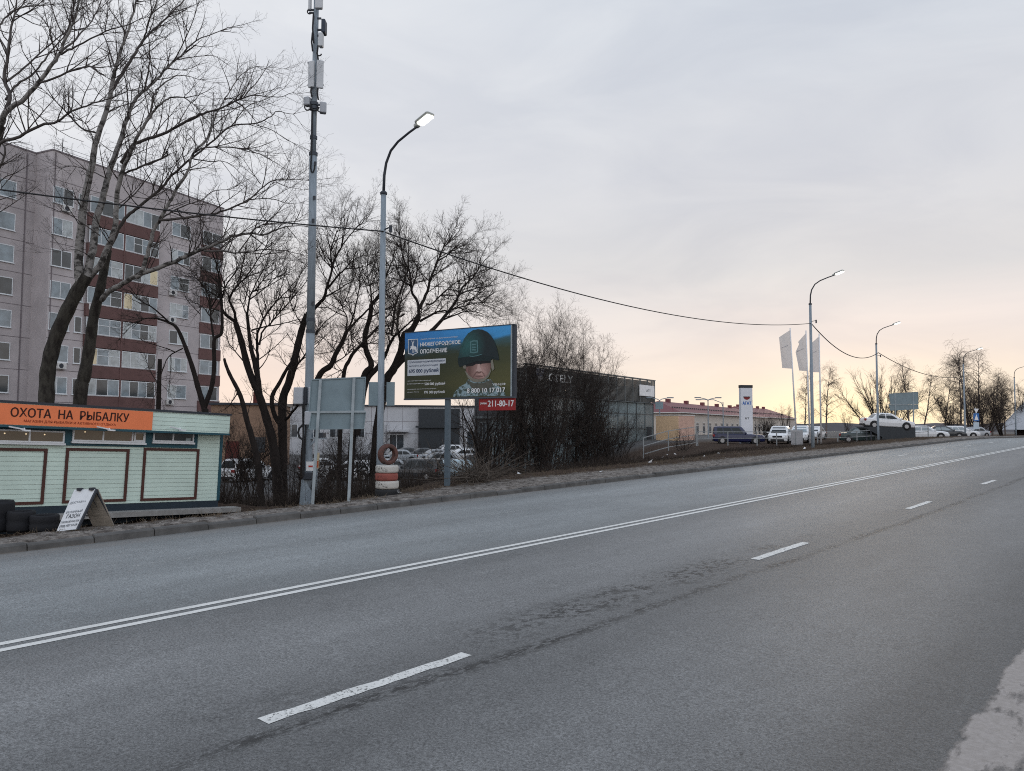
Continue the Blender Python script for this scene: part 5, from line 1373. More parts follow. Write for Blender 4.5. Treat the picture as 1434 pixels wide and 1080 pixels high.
# ------------------------------------------------------------------ bare trees
class Wood:
    """collects limbs of any point count and turns them into one tube mesh"""
    def __init__(s): s.g = {}
    def add(s, pts, radii):
        n = 8 if radii[0] > .05 else (5 if radii[0] > .014 else 3)
        s.g.setdefault((len(pts), n), []).append((pts, radii))
    def build(s, name, m, parent, smooth=True):
        V, Fq, o = [], [], 0
        for (np_, n), L_ in s.g.items():
            A = np.array([p for p, _ in L_], dtype=np.float64); Rr = np.array([r for _, r in L_])
            T = np.empty_like(A); T[:,1:-1] = A[:,2:]-A[:,:-2]; T[:,0] = A[:,1]-A[:,0]; T[:,-1] = A[:,-1]-A[:,-2]
            T /= np.linalg.norm(T, axis=2, keepdims=True)+1e-9
            ref = np.tile(np.array([.31,.87,.38]), (len(L_), 1)); t0 = (A[:,-1]-A[:,0]); t0 /= np.linalg.norm(t0, axis=1, keepdims=True)+1e-9
            bad = np.abs((ref*t0).sum(1)) > .9; ref[bad] = [.9,-.3,.3]
            X = np.cross(T, ref[:,None,:]); X /= np.linalg.norm(X, axis=2, keepdims=True)+1e-9
            Y = np.cross(T, X)
            a = np.arange(n)*2*np.pi/n
            ring = A[:,:,None,:] + Rr[:,:,None,None]*(X[:,:,None,:]*np.cos(a)[None,None,:,None] + Y[:,:,None,:]*np.sin(a)[None,None,:,None])
            B = len(L_); V.append(ring.reshape(-1, 3))
            idx = o + np.arange(B*np_*n).reshape(B, np_, n)
            q = np.stack([idx[:,:-1,:], np.roll(idx, -1, 2)[:,:-1,:], np.roll(idx, -1, 2)[:,1:,:], idx[:,1:,:]], -1).reshape(-1, 4)
            Fq.append(q); o += B*np_*n
        V = np.concatenate(V); Fq = np.concatenate(Fq)
        me = bpy.data.meshes.new(name); me.vertices.add(len(V)); me.vertices.foreach_set('co', V.ravel())
        me.loops.add(Fq.size); me.loops.foreach_set('vertex_index', Fq.ravel().astype(np.int32))
        me.polygons.add(len(Fq)); me.polygons.foreach_set('loop_start', np.arange(0, Fq.size, 4, dtype=np.int32))
        if smooth: me.polygons.foreach_set('use_smooth', np.ones(len(Fq), dtype=bool))
        me.materials.append(m); me.update(calc_edges=True)
        ob = bpy.data.objects.new(name, me); COL.objects.link(ob); ob.parent = parent
        return ob
def norm(v):
    l = math.sqrt(v[0]*v[0]+v[1]*v[1]+v[2]*v[2])+1e-9; return (v[0]/l, v[1]/l, v[2]/l)
def spline(pts, per=4):
    """Catmull-Rom through the points"""
    P_ = [np.array(p, float) for p in pts]; P_ = [2*P_[0]-P_[1]] + P_ + [2*P_[-1]-P_[-2]]; out = []
    for i in range(1, len(P_)-2):
        for k in range(per):
            t = k/per; a, b, c, d = P_[i-1:i+3]
            out.append(.5*(2*b + (c-a)*t + (2*a-5*b+4*c-d)*t*t + (3*b-a-3*c+d)*t*t*t))
    out.append(P_[-2]); return out
def shoot(rng, p0, d, length, n, wig, up):
    pts = [p0]; st = length/(n-1)
    for i in range(n-1):
        d = norm((d[0]+rng.gauss(0, wig), d[1]+rng.gauss(0, wig), d[2]+rng.gauss(0, wig)+up))
        p0 = (p0[0]+d[0]*st, p0[1]+d[1]*st, p0[2]+d[2]*st); pts.append(p0)
    return pts
def branchify(rng, wood, pts, r0, r1, lev, K, f0=.15):
    """side shoots along a limb, recursive; K is a list of dicts, one per level"""
    if lev >= len(K): return
    k = K[lev]; seg = [math.dist(pts[i], pts[i+1]) for i in range(len(pts)-1)]; tot = sum(seg)
    n = tot*(1-f0)*k['dens']; n = int(n) + (rng.random() < n-int(n))
    for j in range(n):
        f = f0 + (1-f0)*(rng.random()**k.get('pow', .8)); s = f*tot; i = 0
        while i < len(seg)-1 and s > seg[i]: s -= seg[i]; i += 1
        t = s/seg[i] if seg[i] > 0 else 0; a, b = pts[i], pts[i+1]
        p = (a[0]+(b[0]-a[0])*t, a[1]+(b[1]-a[1])*t, a[2]+(b[2]-a[2])*t); tan = norm((b[0]-a[0], b[1]-a[1], b[2]-a[2]))
        rv = (rng.gauss(0,1), rng.gauss(0,1), rng.gauss(0,1)+k.get('bias', .3)); dp = rv[0]*tan[0]+rv[1]*tan[1]+rv[2]*tan[2]
        pr = norm((rv[0]-tan[0]*dp, rv[1]-tan[1]*dp, rv[2]-tan[2]*dp)); an = math.radians(rng.uniform(*k['ang'])); ca, sa = math.cos(an), math.sin(an)
        d = (tan[0]*ca+pr[0]*sa, tan[1]*ca+pr[1]*sa, tan[2]*ca+pr[2]*sa)
        ln = rng.uniform(*k['len'])*(1.15-.55*f)
        rp = r0+(r1-r0)*f; rr = min(k['r'], rp*.8)*rng.uniform(.75, 1.1)
        q = shoot(rng, p, d, ln, k['n'], k['wig'], k['up'])
        re = max(rr*.35, k.get('rmin', .0022)); m = len(q)
        wood.add(q, [rr+(re-rr)*u/(m-1) for u in range(m)])
        branchify(rng, wood, q, rr, re, lev+1, K, .12)
def KK(scale=1.0, dens=1.0, up=.05, rm=1.0, ang=(28,70), lev=3):
    k = [dict(dens=2.5*dens/scale, len=(.9*scale,2.4*scale), ang=ang, n=6, wig=.095, up=up, r=.026*rm, bias=.4),
         dict(dens=3.9*dens/scale, len=(.35*scale,1.05*scale), ang=(25,70), n=5, wig=.12, up=up*.8, r=.0105*rm, bias=.3),
         dict(dens=5.2*dens/scale, len=(.14*scale,.45*scale), ang=(25,75), n=4, wig=.15, up=up, r=.0052*rm, bias=.3, rmin=.003*rm)]
    return k[:lev]
m_barkd = mat('dark_bark', (.017,.013,.0115), rough=.95, var=.4, scale=6, bump=.8, bscale=18, stretch=(1,1,.35))
m_barkm = mat('mossy_bark', (.050,.046,.038), rough=.95, col2=(.018,.015,.013), thr=(.4,.62), scale=5, bump=.9, bscale=14, stretch=(1,1,.5))
m_barkp = mat('pale_poplar_bark', (.04,.037,.034), rough=.9, col2=(.24,.23,.22), thr=(.40,.52), scale=3.2, bump=.4, bscale=16, stretch=(1,1,1.6))
m_limb = mat('grey_limb', (.075,.066,.062), rough=.9, var=.35, scale=4)
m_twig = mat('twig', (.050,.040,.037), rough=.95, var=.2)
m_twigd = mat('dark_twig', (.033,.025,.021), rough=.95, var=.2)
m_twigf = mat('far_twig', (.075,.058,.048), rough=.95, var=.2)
def traced_tree(name, label, seed, Y, trunk, limbs, K, twig=None, bark=None, pale=None, group=None, root=None, trunk_kids=False):
    """trunk/limbs: (pixels [(x,y[,dy])], r0, r1[, depth swing]); each sits at its own depth round Y"""
    rng = random.Random(seed)
    p0 = P(trunk[0][0][0][0], trunk[0][0][0][1], Y); base = G(p0.x, p0.y)
    r = tag(empty(name, base), label, 'tree', group)
    rel = lambda v: tuple(v-base)
    wt, wp, wl, wc = Wood(), Wood(), Wood(), Wood()
    ends = []
    for px, r0, r1, *rest in trunk:
        sw = rest[0] if rest else 0.0
        pts = [rel(P(x, y, Y + sw*i/max(1, len(px)-1))) for i, (x, y) in enumerate(px)]
        if px is trunk[0][0]: pts[0] = (pts[0][0], pts[0][1], -.6)
        q = spline(pts, 5); m = len(q)
        wt.add([tuple(v) for v in q], [(r0+(r1-r0)*i/(m-1))*(1+.05*math.sin(i*1.7+seed)) for i in range(m)])
        if trunk_kids: branchify(rng, wc, [tuple(v) for v in q], r0, r1, 1, K, .3)
    for li, (px, r0, r1, *rest) in enumerate(limbs):
        d0 = rest[0] if len(rest) > 0 else 0.0
        d1 = rest[1] if len(rest) > 1 else d0 + rng.uniform(-2.2, 2.2)
        m0 = len(px)
        pts = [rel(P(x, y, Y + d0 + (d1-d0)*i/(m0-1))) for i, (x, y) in enumerate(px)]
        q = [tuple(v) for v in spline(pts, 4)]; m = len(q)
        q = [q[0]] + [tuple(np.array(v)+np.array([rng.gauss(0, .011) for _ in range(3)])*min(1, r0/.05)) for v in q[1:]]
        if pale: r0 *= .84
        rad = [max(r1, r0+(r1-r0)*(i/(m-1))**.85) for i in range(m)]
        (wp if (pale and r0 > .075) else wl).add(q, rad)
        branchify(rng, wc, q, r0, r1, 0, K, .12)
        # the limb runs out in a spray
        if r1 < .03:
            tan = norm(tuple(np.array(q[-1])-np.array(q[-3])))
            for _ in range(3):
                s_ = shoot(rng, q[-1], norm((tan[0]+rng.gauss(0,.35), tan[1]+rng.gauss(0,.35), tan[2]+rng.gauss(0,.3))), rng.uniform(.8, 1.8)*K[0]['len'][1]/2.4, 6, .12, .04)
                wc.add(s_, [r1*(1-.75*i/5) for i in range(6)]); branchify(rng, wc, s_, r1, r1*.3, 1, K, .05)
    wt.build('trunk', bark or m_barkd, r)
    if wp.g: wp.build('pale_limbs', pale, r)
    if wl.g: wl.build('limbs', m_limb if pale else (bark or m_barkd), r)
    if wc.g: wc.build('crown', twig or m_twig, r)
    return r

# the big poplars behind the kiosk
KP = KK(.95, 1.15, .05, .82)
traced_tree('poplar_tree', 'poplar at the left edge whose pale limbs lean in from outside the photo', 1, 24.0,
  [([(-80,690),(-62,520),(-45,420),(-22,262),(0,176)], .26, .15)],
  [([(0,176),(11,154),(30,142),(52,118),(70,94),(84,74),(93,52),(104,31),(109,11),(116,-30)], .11, .02, 0, -1),
   ([(84,74),(104,56),(118,41),(133,22),(150,-20)], .045, .012, -.7, .8), ([(86,76),(107,65),(148,44),(178,35),(205,24)], .04, .01, -.7, -2),
   ([(52,118),(78,109),(109,96),(130,94)], .045, .022, -.3, -1.2),
   ([(4,165),(14,137),(6,111),(11,78),(14,50),(19,26),(23,7),(26,-40)], .085, .02, 0, 1.5),
   ([(8,140),(24,118),(39,109),(59,89),(70,72),(93,46),(103,12),(112,-25)], .05, .014, .3, 1.8),
   ([(10,114),(33,96),(70,63),(100,42),(140,40)], .045, .01, .5, 2.5),
   ([(-32,300),(-10,212),(28,191),(56,176),(80,170),(96,159),(122,148),(156,137),(178,128)], .075, .012, 0, -2.4),
   ([(-30,330),(-14,270),(8,215),(2,200)], .05, .03, .5, 1), ([(12,78),(-10,30),(-20,-20)], .04, .01, 1, 2),
   ([(21,20),(40,-5),(60,-30)], .03, .01, 1.3, 2), ([(0,35),(14,18),(40,9),(70,7)], .03, .008, 0, 1.2)], KP, bark=m_barkm, pale=m_barkp)
traced_tree('poplar_tree', 'thick leaning poplar with three tall pale stems, left of the two trunks behind the kiosk', 2, 27.0,
  [([(62,640),(64,600),(65,560),(67,520),(76,480),(92,440),(110,405),(122,386)], .27, .215)],
  [([(112,400),(111,380),(111,350),(114,318),(118,283),(126,245),(130,225),(136,194),(146,163),(153,137),(160,104),(164,89),(171,65),(181,39),(190,6),(198,-30)], .20, .02, 0, -1.2),
   ([(155,128),(171,104),(186,80),(201,56),(216,41),(234,24),(258,0),(275,-14)], .08, .015, -.6, 1.5), ([(201,56),(208,33),(220,0),(226,-25)], .04, .012, .3, -.8),
   ([(160,93),(151,65),(145,48),(136,30),(125,12)], .035, .01, -.8, 1), ([(178,48),(160,22),(148,2)], .03, .01, -.9, -2),
   ([(137,187),(114,179),(99,163),(90,154),(60,125)], .045, .012, -.5, -2.2), ([(134,205),(122,176),(108,166),(90,162)], .03, .008, -.4, 1.2),
   ([(122,388),(130,349),(135,308),(144,279),(152,245),(163,214),(170,194),(175,176),(181,157),(190,139),(201,128),(220,111),(238,91),(253,78),(275,57),(308,44)], .165, .016, 0, 1.2),
   ([(201,128),(207,104),(210,80),(208,55),(205,38)], .045, .012, .5, -.6), ([(180,158),(178,130),(175,109),(168,98)], .035, .012, .4, 1.5), ([(242,87),(253,68),(270,30),(276,10)], .035, .01, .8, -.5),
   ([(245,84),(270,80),(296,78),(310,84)], .025, .007, .8, 2), ([(186,81),(215,82),(240,85)], .03, .008, .5, 1.6),
   ([(124,390),(140,372),(148,353),(161,320),(163,279),(167,255),(176,227),(187,205),(193,190),(208,167),(216,155),(227,144),(238,137),(257,137),(275,150)], .14, .014, .2, -2),
   ([(208,167),(216,135),(223,122),(238,111),(257,106),(280,112)], .05, .01, -.8, .8), ([(170,228),(185,205),(200,197),(234,185),(266,167),(284,159),(308,152),(336,139),(359,134),(389,136),(410,130)], .085, .008, .3, -2.6),
   ([(168,250),(172,244),(197,234),(231,220),(234,212)], .05, .03, 0, -1.4), ([(140,330),(120,316),(96,300),(84,296)], .03, .008, 0, -1), ([(128,360),(108,350),(86,352)], .025, .007, 0, -1.4),
   ([(150,250),(128,240),(100,232),(86,236)], .03, .008, .2, 1.4), ([(158,300),(190,270),(206,250),(214,238)], .03, .012, .2, -1)], KP, bark=m_barkm, pale=m_barkp)
traced_tree('poplar_tree', 'thick dark poplar trunk with limbs sweeping far right, right of the two behind the kiosk', 3, 28.2,
  [([(106,640),(112,561),(118,528),(126,482),(131,445),(141,402),(147,372),(152,350)], .255, .12)],
  [([(142,420),(150,410),(167,400),(192,386),(233,371),(259,360),(284,349),(312,338),(326,331),(344,328),(356,327),(371,329),(389,321),(413,316),(433,317)], .13, .012, 0, -3.2),
   ([(286,352),(310,352),(334,354),(364,350),(396,351),(420,356)], .05, .009, -1.8, -3.5), ([(349,328),(367,315),(389,312),(412,310)], .032, .008, -2.4, -3.4),
   ([(192,388),(197,383),(205,362),(210,342),(216,321),(229,299),(240,279),(251,258),(264,238),(270,216),(292,190),(300,167),(306,154),(319,132),(338,105),(358,93)], .105, .01, -.7, -2),
   ([(150,355),(171,312),(186,296),(201,284),(227,262),(240,246),(258,231),(281,212),(307,190),(325,176),(359,173),(380,163),(389,156),(410,160)], .085, .01, .1, -1.2),
   ([(359,175),(380,182),(404,197),(426,207)], .022, .006, -.8, -2.2), ([(272,214),(284,208),(307,206),(336,208),(358,214),(374,221),(396,234)], .042, .008, -1.6, -3),
   ([(222,312),(227,308),(259,305),(292,301),(314,295),(344,283),(360,270),(380,254),(401,251),(430,252)], .065, .01, -1.1, -2.8), ([(344,281),(359,279),(383,279),(402,285),(421,284)], .03, .007, -2, -1.6),
   ([(226,306),(240,297),(258,288),(281,281),(299,268),(321,266)], .04, .012, -1.0, .6), ([(259,230),(256,212),(262,197)], .028, .014, -.9, -.2), ([(365,258),(352,240),(340,222)], .022, .007, -2.3, -2.8),
   ([(268,222),(292,226),(318,228),(340,245)], .03, .008, -1.5, .5), ([(386,255),(404,262),(426,266)], .02, .006, -2.6, -3.2), ([(306,192),(318,160),(332,135)], .025, .008, -1.2, .4), ([(325,176),(345,150),(375,138),(398,124)], .025, .007, -1.2, -2)], KP, bark=m_barkm, pale=m_barkp)
KD = KK(.9, 1.5, .08, .95)
traced_tree('bare_tree', 'slim dark forked tree before the right end of the apartment block', 4, 31.0,
  [([(290,650),(288,600),(287,573)], .15, .13), ([(287,575),(278,545),(269,513),(258,482),(248,460),(237,452),(217,445)], .115, .04), ([(287,570),(297,539),(300,510),(300,476),(310,467),(311,441),(310,417),(308,391)], .10, .04)],
  [([(237,452),(217,434),(191,417),(182,408)], .04, .012), ([(217,446),(205,446),(192,452),(182,458)], .035, .01), ([(300,478),(295,445),(295,426),(285,400),(272,388)], .05, .014), ([(308,395),(303,370),(296,352),(290,340)], .04, .01),
   ([(309,420),(318,398),(330,380),(338,360)], .035, .01), ([(256,488),(236,500),(226,524),(222,545)], .03, .01), ([(280,440),(262,420),(256,405)], .02, .008), ([(296,430),(308,412),(318,402)], .03, .01), ([(299,450),(284,430),(270,424)], .03, .01)], KK(.8, 1.5, .04, 1.0), m_twigd)
traced_tree('dead_trunk', 'broken upright dead trunk rising behind the orange sign band', 5, 30.0,
  [([(221,650),(222,566),(224,503)], .10, .075)], [([(223,540),(212,522),(206,510)], .025, .01)], KK(.5, 1, .05, lev=2), m_twigd)
traced_tree('bare_tree', 'thin bent tree stem just right of the kiosk roof', 6, 31.5,
  [([(372,690),(362,655),(352,610),(346,590),(340,565),(334,548),(322,525),(316,510),(314,502)], .14, .05)], [([(334,548),(328,558),(320,570)], .03, .012), ([(345,588),(352,560),(356,535)], .02, .007), ([(318,515),(312,495),(316,478)], .012, .006)], KK(.5, .8, .02, lev=3), m_twigd)
traced_tree('bare_tree', 'left stem of the pair of dark trees between kiosk and mast, forking into a V', 7, 33.0,
  [([(392,690),(388,668),(382,620),(374,589),(363,554),(348,517),(338,478),(330,452)], .22, .11), ([(364,557),(361,530),(356,505),(352,490),(349,469),(346,439)], .13, .06)],
  [([(330,452),(313,437),(309,421),(307,395),(304,370)], .075, .015), ([(331,454),(327,433),(321,418),(333,400),(346,386),(364,359),(376,338),(388,322)], .065, .01), ([(346,441),(349,420),(359,396),(373,369),(382,345)], .05, .01), ([(349,420),(366,408),(383,392),(405,366)], .035, .008),
   ([(363,545),(361,505),(360,480),(362,463),(374,439),(383,427),(401,409),(413,394),(430,372)], .075, .012), ([(363,483),(368,463),(380,452),(407,421),(427,397),(436,380)], .05, .01), ([(352,463),(370,458),(392,454),(416,448),(430,445)], .04, .01), ([(340,505),(326,488),(318,475),(318,455)], .03, .008), ([(321,418),(314,398),(326,382),(346,370)], .035, .008), ([(345,439),(336,420),(322,420)], .03, .008), ([(357,408),(372,388),(395,372)], .03, .008)], KD, m_twigd)
traced_tree('bare_tree', 'right stem of the pair of dark trees, crossing behind the telecom mast', 8, 33.6,
  [([(397,690),(396,668),(396,611),(396,561),(404,537),(411,511),(418,480),(424,457),(430,440)], .215, .13), ([(396,600),(384,580),(381,556),(391,537),(400,520),(409,506)], .11, .07)],
  [([(430,440),(442,430),(454,417),(458,402),(465,376),(463,353),(471,328),(478,308)], .10, .012), ([(458,404),(474,386),(483,376),(497,363),(518,356)], .055, .009), ([(466,370),(471,358),(484,337),(498,320),(517,296)], .05, .008), ([(397,561),(407,537),(413,515),(426,500),(432,488),(440,470)], .07, .02),
   ([(455,416),(470,408),(486,398),(500,392)], .04, .008), ([(465,376),(450,360),(444,345)], .03, .008), ([(424,457),(414,440),(406,420),(410,395)], .035, .008), ([(484,376),(500,376),(514,372),(530,362)], .03, .007), ([(463,353),(474,330),(478,306)], .03, .008), ([(400,588),(409,578),(417,568)], .06, .045), ([(440,470),(452,455),(466,442),(484,428),(492,415)], .03, .008)], KD, m_twigd)
KG = KK(.85, 1.75, .05, .95)
traced_tree('bare_tree', 'dark leaning tree whose stems rise just behind the near direction sign', 9, 34.0,
  [([(424,690),(428,610),(445,531),(463,512),(470,496),(479,480),(485,465)], .16, .09)],
  [([(485,465),(498,451),(513,436),(531,417),(540,400)], .07, .012), ([(489,461),(496,438),(502,410),(505,385),(512,360)], .05, .008), ([(484,466),(486,445),(480,430),(488,410),(494,392)], .04, .008), ([(466,510),(482,500),(498,484),(512,474)], .035, .01), ([(472,494),(456,476),(444,470)], .025, .008), ([(498,451),(486,430),(470,418)], .03, .008)], KG, m_twigd)
traced_tree('bare_tree', 'slim dark stem right of the first behind the near direction sign', 10, 34.8,
  [([(474,690),(476,620),(481,528),(489,505),(496,493),(510,479)], .11, .07)], [([(510,479),(528,458),(545,440),(556,420)], .06, .01), ([(489,505),(480,520),(462,512),(450,500)], .03, .008), ([(500,488),(520,480),(540,470)], .03, .008), ([(496,493),(492,470),(500,452)], .03, .008)], KG, m_twigd)
traced_tree('bare_tree', 'crooked S-shaped dark tree left of the nearest lamp post', 11, 35.0,
  [([(488,690),(492,640),(498,580),(509,528),(520,512),(513,491),(511,470),(518,445),(520,426)], .17, .10), ([(500,610),(506,570),(514,533),(530,513),(540,496)], .15, .10)],
  [([(520,426),(531,413),(538,392),(548,370),(556,350)], .08, .012), ([(520,426),(519,405),(514,385),(516,362)], .05, .01), ([(540,496),(550,475),(559,465),(570,455),(590,438)], .08, .02), ([(513,491),(500,478),(494,468)], .04, .012), ([(518,445),(532,436),(548,430)], .045, .01), ([(531,413),(545,405),(562,398)], .045, .01), ([(548,470),(552,440),(556,420),(566,395),(572,370),(568,345)], .06, .01)], KG, m_twigd)
traced_tree('bare_tree', 'widest dark tree spreading above and behind the billboard', 12, 36.0,
  [([(520,690),(525,650),(530,590),(541,534),(551,517),(561,493),(566,470),(577,461),(587,442)], .25, .13), ([(551,517),(568,500),(588,480),(606,462)], .14, .11)],
  [([(587,442),(585,423),(576,407),(574,383),(565,363),(561,340),(558,315)], .085, .012), ([(588,432),(598,409),(604,388),(613,366),(620,349),(628,338),(640,315)], .085, .01), ([(606,462),(623,443),(639,421),(648,402),(661,390),(676,368),(689,355)], .095, .01), ([(588,450),(613,437),(630,435),(648,429),(677,424),(700,432)], .06, .008),
   ([(597,426),(606,425),(624,407),(646,391),(660,390)], .05, .012), ([(576,407),(582,388),(586,365),(592,345)], .05, .009), ([(574,400),(561,390),(555,370),(548,350)], .05, .009), ([(561,480),(556,455),(560,430),(564,410),(572,392)], .06, .01), ([(616,450),(640,440),(662,436),(690,446)], .05, .008), ([(645,412),(665,404),(680,402),(702,396)], .04, .007), ([(613,366),(628,356),(640,345),(662,330)], .04, .007), ([(604,388),(625,375),(640,362)], .035, .007), ([(566,440),(548,452),(540,470)], .04, .01), ([(626,438),(650,424),(676,416),(695,420)], .035, .007)], KK(.9, 1.9, .05, .95), m_twigd)

# thickets of many thin stems
def thicket(name, label, seed, Y, roots, tops, n, K, r0=.035, twig=None, bark=None, cat='tree', group=None, spread=1.6, ymin=None):
    rng = random.Random(seed); p0 = P(roots[0][0], roots[0][1], Y); base = G(p0.x, p0.y)
    r = tag(empty(name, base), label, cat, group); ws, wc = Wood(), Wood()
    for i in range(n):
        a = roots[0][0] + (roots[1][0]-roots[0][0])*rng.random(); k = i/(n-1) if n > 1 else .5
        k = min(1, max(0, k + rng.gauss(0, .06))); x = k*(len(tops)-1); j = min(int(x), len(tops)-2); f = x-j
        tx = tops[j][0]+(tops[j+1][0]-tops[j][0])*f; ty = tops[j][1]+(tops[j+1][1]-tops[j][1])*f
        s_ = rng.uniform(.55, 1.0); ry = roots[0][1]; mx = a+(tx-a)*.34+rng.uniform(-6,6); dy0 = rng.uniform(-spread, spread); dy1 = dy0 + rng.uniform(-spread, spread)
        tx, ty = a+(tx-a)*(s_**.6), ry+(ty-ry)*s_
        pr = P(a, ry, Y+dy0); g = G(pr.x, pr.y)
        pts = [tuple(Vector((g.x, g.y, g.z-.1))-base), tuple(P(mx, ry+(ty-ry)*.45, Y+dy0*.6+dy1*.4)-base), tuple(P((mx+tx)/2+(tx-a)*.06, ry+(ty-ry)*.76, Y+dy1)-base), tuple(P(tx, ty, Y+dy1)-base)]
        q = [tuple(v) for v in spline(pts, 3)]; m = len(q); rr = r0*rng.uniform(.6, 1.3)
        ws.add(q, [rr*(1-.85*u/(m-1)) for u in range(m)]); branchify(rng, wc, q, rr, rr*.2, 0, K, .22)
    ws.build('stems', bark or m_barkd, r); wc.build('crown', twig or m_twigd, r)
    return r
KT = KK(.8, 1.6, .08, .72, ang=(18,60))
thicket('willow_thicket', 'tall many stemmed bare tree right beside the billboard edge', 21, 36, [(690,668),(775,666)], [(694,470),(708,440),(722,420),(742,418),(760,420),(776,430),(800,448),(812,458)], 24, KT, .03)
thicket('willow_thicket', 'bare upright thicket fanning over the showroom name letters', 22, 41, [(735,663),(872,655)], [(735,424),(790,430),(812,442),(830,455),(846,470),(868,500)], 27, KT, .027)
thicket('willow_thicket', 'leaning bare bush in front of the pale showroom glass', 23, 46, [(800,654),(868,650)], [(790,520),(815,500),(840,530),(862,540),(880,548),(896,556),(907,572),(905,600)], 34, KK(.6, .9, .10, .8, ang=(12,38)), .02)
thicket('willow_thicket', 'dark bushy stems under the billboard, right of its post', 24, 35, [(650,672),(700,668)], [(640,560),(655,540),(676,560),(700,540),(720,560)], 18, KK(.8, .8, .05, .9), .05)
thicket('willow_thicket', 'low dense scrub filling the ground right of the billboard', 28, 38, [(690,668),(790,660)], [(684,600),(705,572),(730,560),(755,566),(780,560),(800,575)], 40, KK(.5, 1.0, .06, .9, ang=(20,60)), .02)
thicket('willow_thicket', 'low dense scrub under the showroom sign letters, left of the leaning bush', 29, 43, [(775,660),(865,652)], [(770,590),(795,570),(820,575),(845,580),(870,592),(885,605)], 48, KK(.5, 1.0, .06, .9, ang=(20,60)), .018)
thicket('willow_thicket', 'thin dark saplings between the kiosk and the double dark trunks', 30, 36, [(306,690),(400,690)], [(300,600),(320,585),(345,600),(370,580),(395,598),(412,590)], 34, KK(.6, 1.0, .05, .95, ang=(20,60)), .022)
thicket('willow_thicket', 'dark tangle of thin stems seen under the near direction sign', 50, 37, [(440,690),(540,685)], [(430,610),(455,596),(480,605),(505,590),(530,600),(556,610)], 34, KK(.6, 1.0, .05, .95, ang=(20,60)), .022)
thicket('willow_thicket', 'sparse dark saplings between the tyre stack and the billboard post', 51, 38, [(556,684),(632,680)], [(550,620),(575,612),(600,625),(625,608),(640,615)], 15, KK(.6, .8, .05, .9, ang=(20,60)), .018)
thicket('willow_thicket', 'low dark bush left of the mast foot between trunks and cars', 25, 32, [(400,684),(470,682)], [(380,640),(410,628),(440,640),(480,630),(500,650)], 30, KK(.5, .8, .05, .9), .02)
thicket('small_bush', 'small bare bush growing at the railing before the orange annexe', 26, 56, [(952,640),(962,640)], [(936,612),(948,598),(956,590),(966,598),(976,612)], 14, KK(.45, .8, .08, 1.0, lev=2), .022, cat='bush')
thicket('small_bush', 'dark bush between the pylon and the white off roader', 27, 84, [(1062,618),(1082,618)], [(1054,596),(1064,580),(1072,578),(1084,584),(1090,600)], 26, KK(.7, 1.2, .05, 1.3, lev=2), .03, cat='bush')

# trees of the far right
def far_tree(name, label, seed, px, Y, ytop, style, group='bare trees at the far right', lean=0.0, dens=1.0, wide=1.0):
    rng = random.Random(seed); p = P(px, 612, Y); base = G(p.x, p.y); h = P(px, ytop, Y).z-base.z; sc = h/12.0
    r = tag(empty(name, base), label, 'tree', group); wt, wc = Wood(), Wood()
    if style == 'birch':
        q = shoot(rng, (0,0,-.3), norm((lean,0,1)), h*.97, 10, .035, .05); rr = .16*sc
        wt.add(q, [rr*(1-.9*i/9) for i in range(10)])
        K = [dict(dens=4.4*dens/sc, len=(1.2*sc*wide,3.0*sc*wide), ang=(30,62), n=7, wig=.10, up=.02, r=.04*sc, bias=.2, pow=.75),
             dict(dens=4.6/sc, len=(.6*sc,1.7*sc), ang=(25,80), n=6, wig=.12, up=-.22, r=.016*sc, bias=-.1),
             dict(dens=4.4/sc, len=(.3*sc,1.0*sc), ang=(20,70), n=4, wig=.12, up=-.25, r=.009*sc, bias=-.2, rmin=.006*sc)]
        branchify(rng, wc, q, rr, rr*.1, 0, K, .25)
    elif style == 'fan':
        n = 13
        for i in range(n):
            a = -1+2*i/(n-1); d = norm((a*.75*wide+rng.gauss(0,.08), rng.gauss(0,.35), 1)); q = shoot(rng, (a*.5,rng.gauss(0,.3),-.2), d, h*rng.uniform(.8,1.08), 8, .05, .03)
            rr = .09*sc; wt.add(q, [rr*(1-.85*u/7) for u in range(8)])
            branchify(rng, wc, q, rr, rr*.15, 0, [dict(dens=2.6*dens/sc, len=(.9*sc,2.6*sc), ang=(18,42), n=5, wig=.08, up=.05, r=.03*sc), dict(dens=4.2/sc, len=(.4*sc,1.2*sc), ang=(18,45), n=4, wig=.1, up=.04, r=.013*sc, rmin=.006*sc)], .2)
    else:
        n = 8
        for i in range(n):
            d = norm((rng.gauss(0,.25*wide), rng.gauss(0,.25), 1)); q = shoot(rng, (rng.gauss(0,.3),rng.gauss(0,.3),-.2), d, h*rng.uniform(.75,1.0), 8, .08, .04); rr = .12*sc
            wt.add(q, [rr*(1-.85*u/7) for u in range(8)])
            branchify(rng, wc, q, rr, rr*.15, 0, [dict(dens=3.4*dens/sc, len=(1.0*sc*wide,2.6*sc*wide), ang=(30,75), n=5, wig=.14, up=.05, r=.034*sc), dict(dens=4.6*dens/sc, len=(.5*sc,1.3*sc), ang=(25,75), n=4, wig=.16, up=.03, r=.016*sc), dict(dens=4.0/sc, len=(.25*sc,.7*sc), ang=(25,75), n=3, wig=.2, up=.02, r=.010*sc, rmin=.006*sc)], .12)
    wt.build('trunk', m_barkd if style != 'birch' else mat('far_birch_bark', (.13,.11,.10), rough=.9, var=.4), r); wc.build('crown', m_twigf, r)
    return r
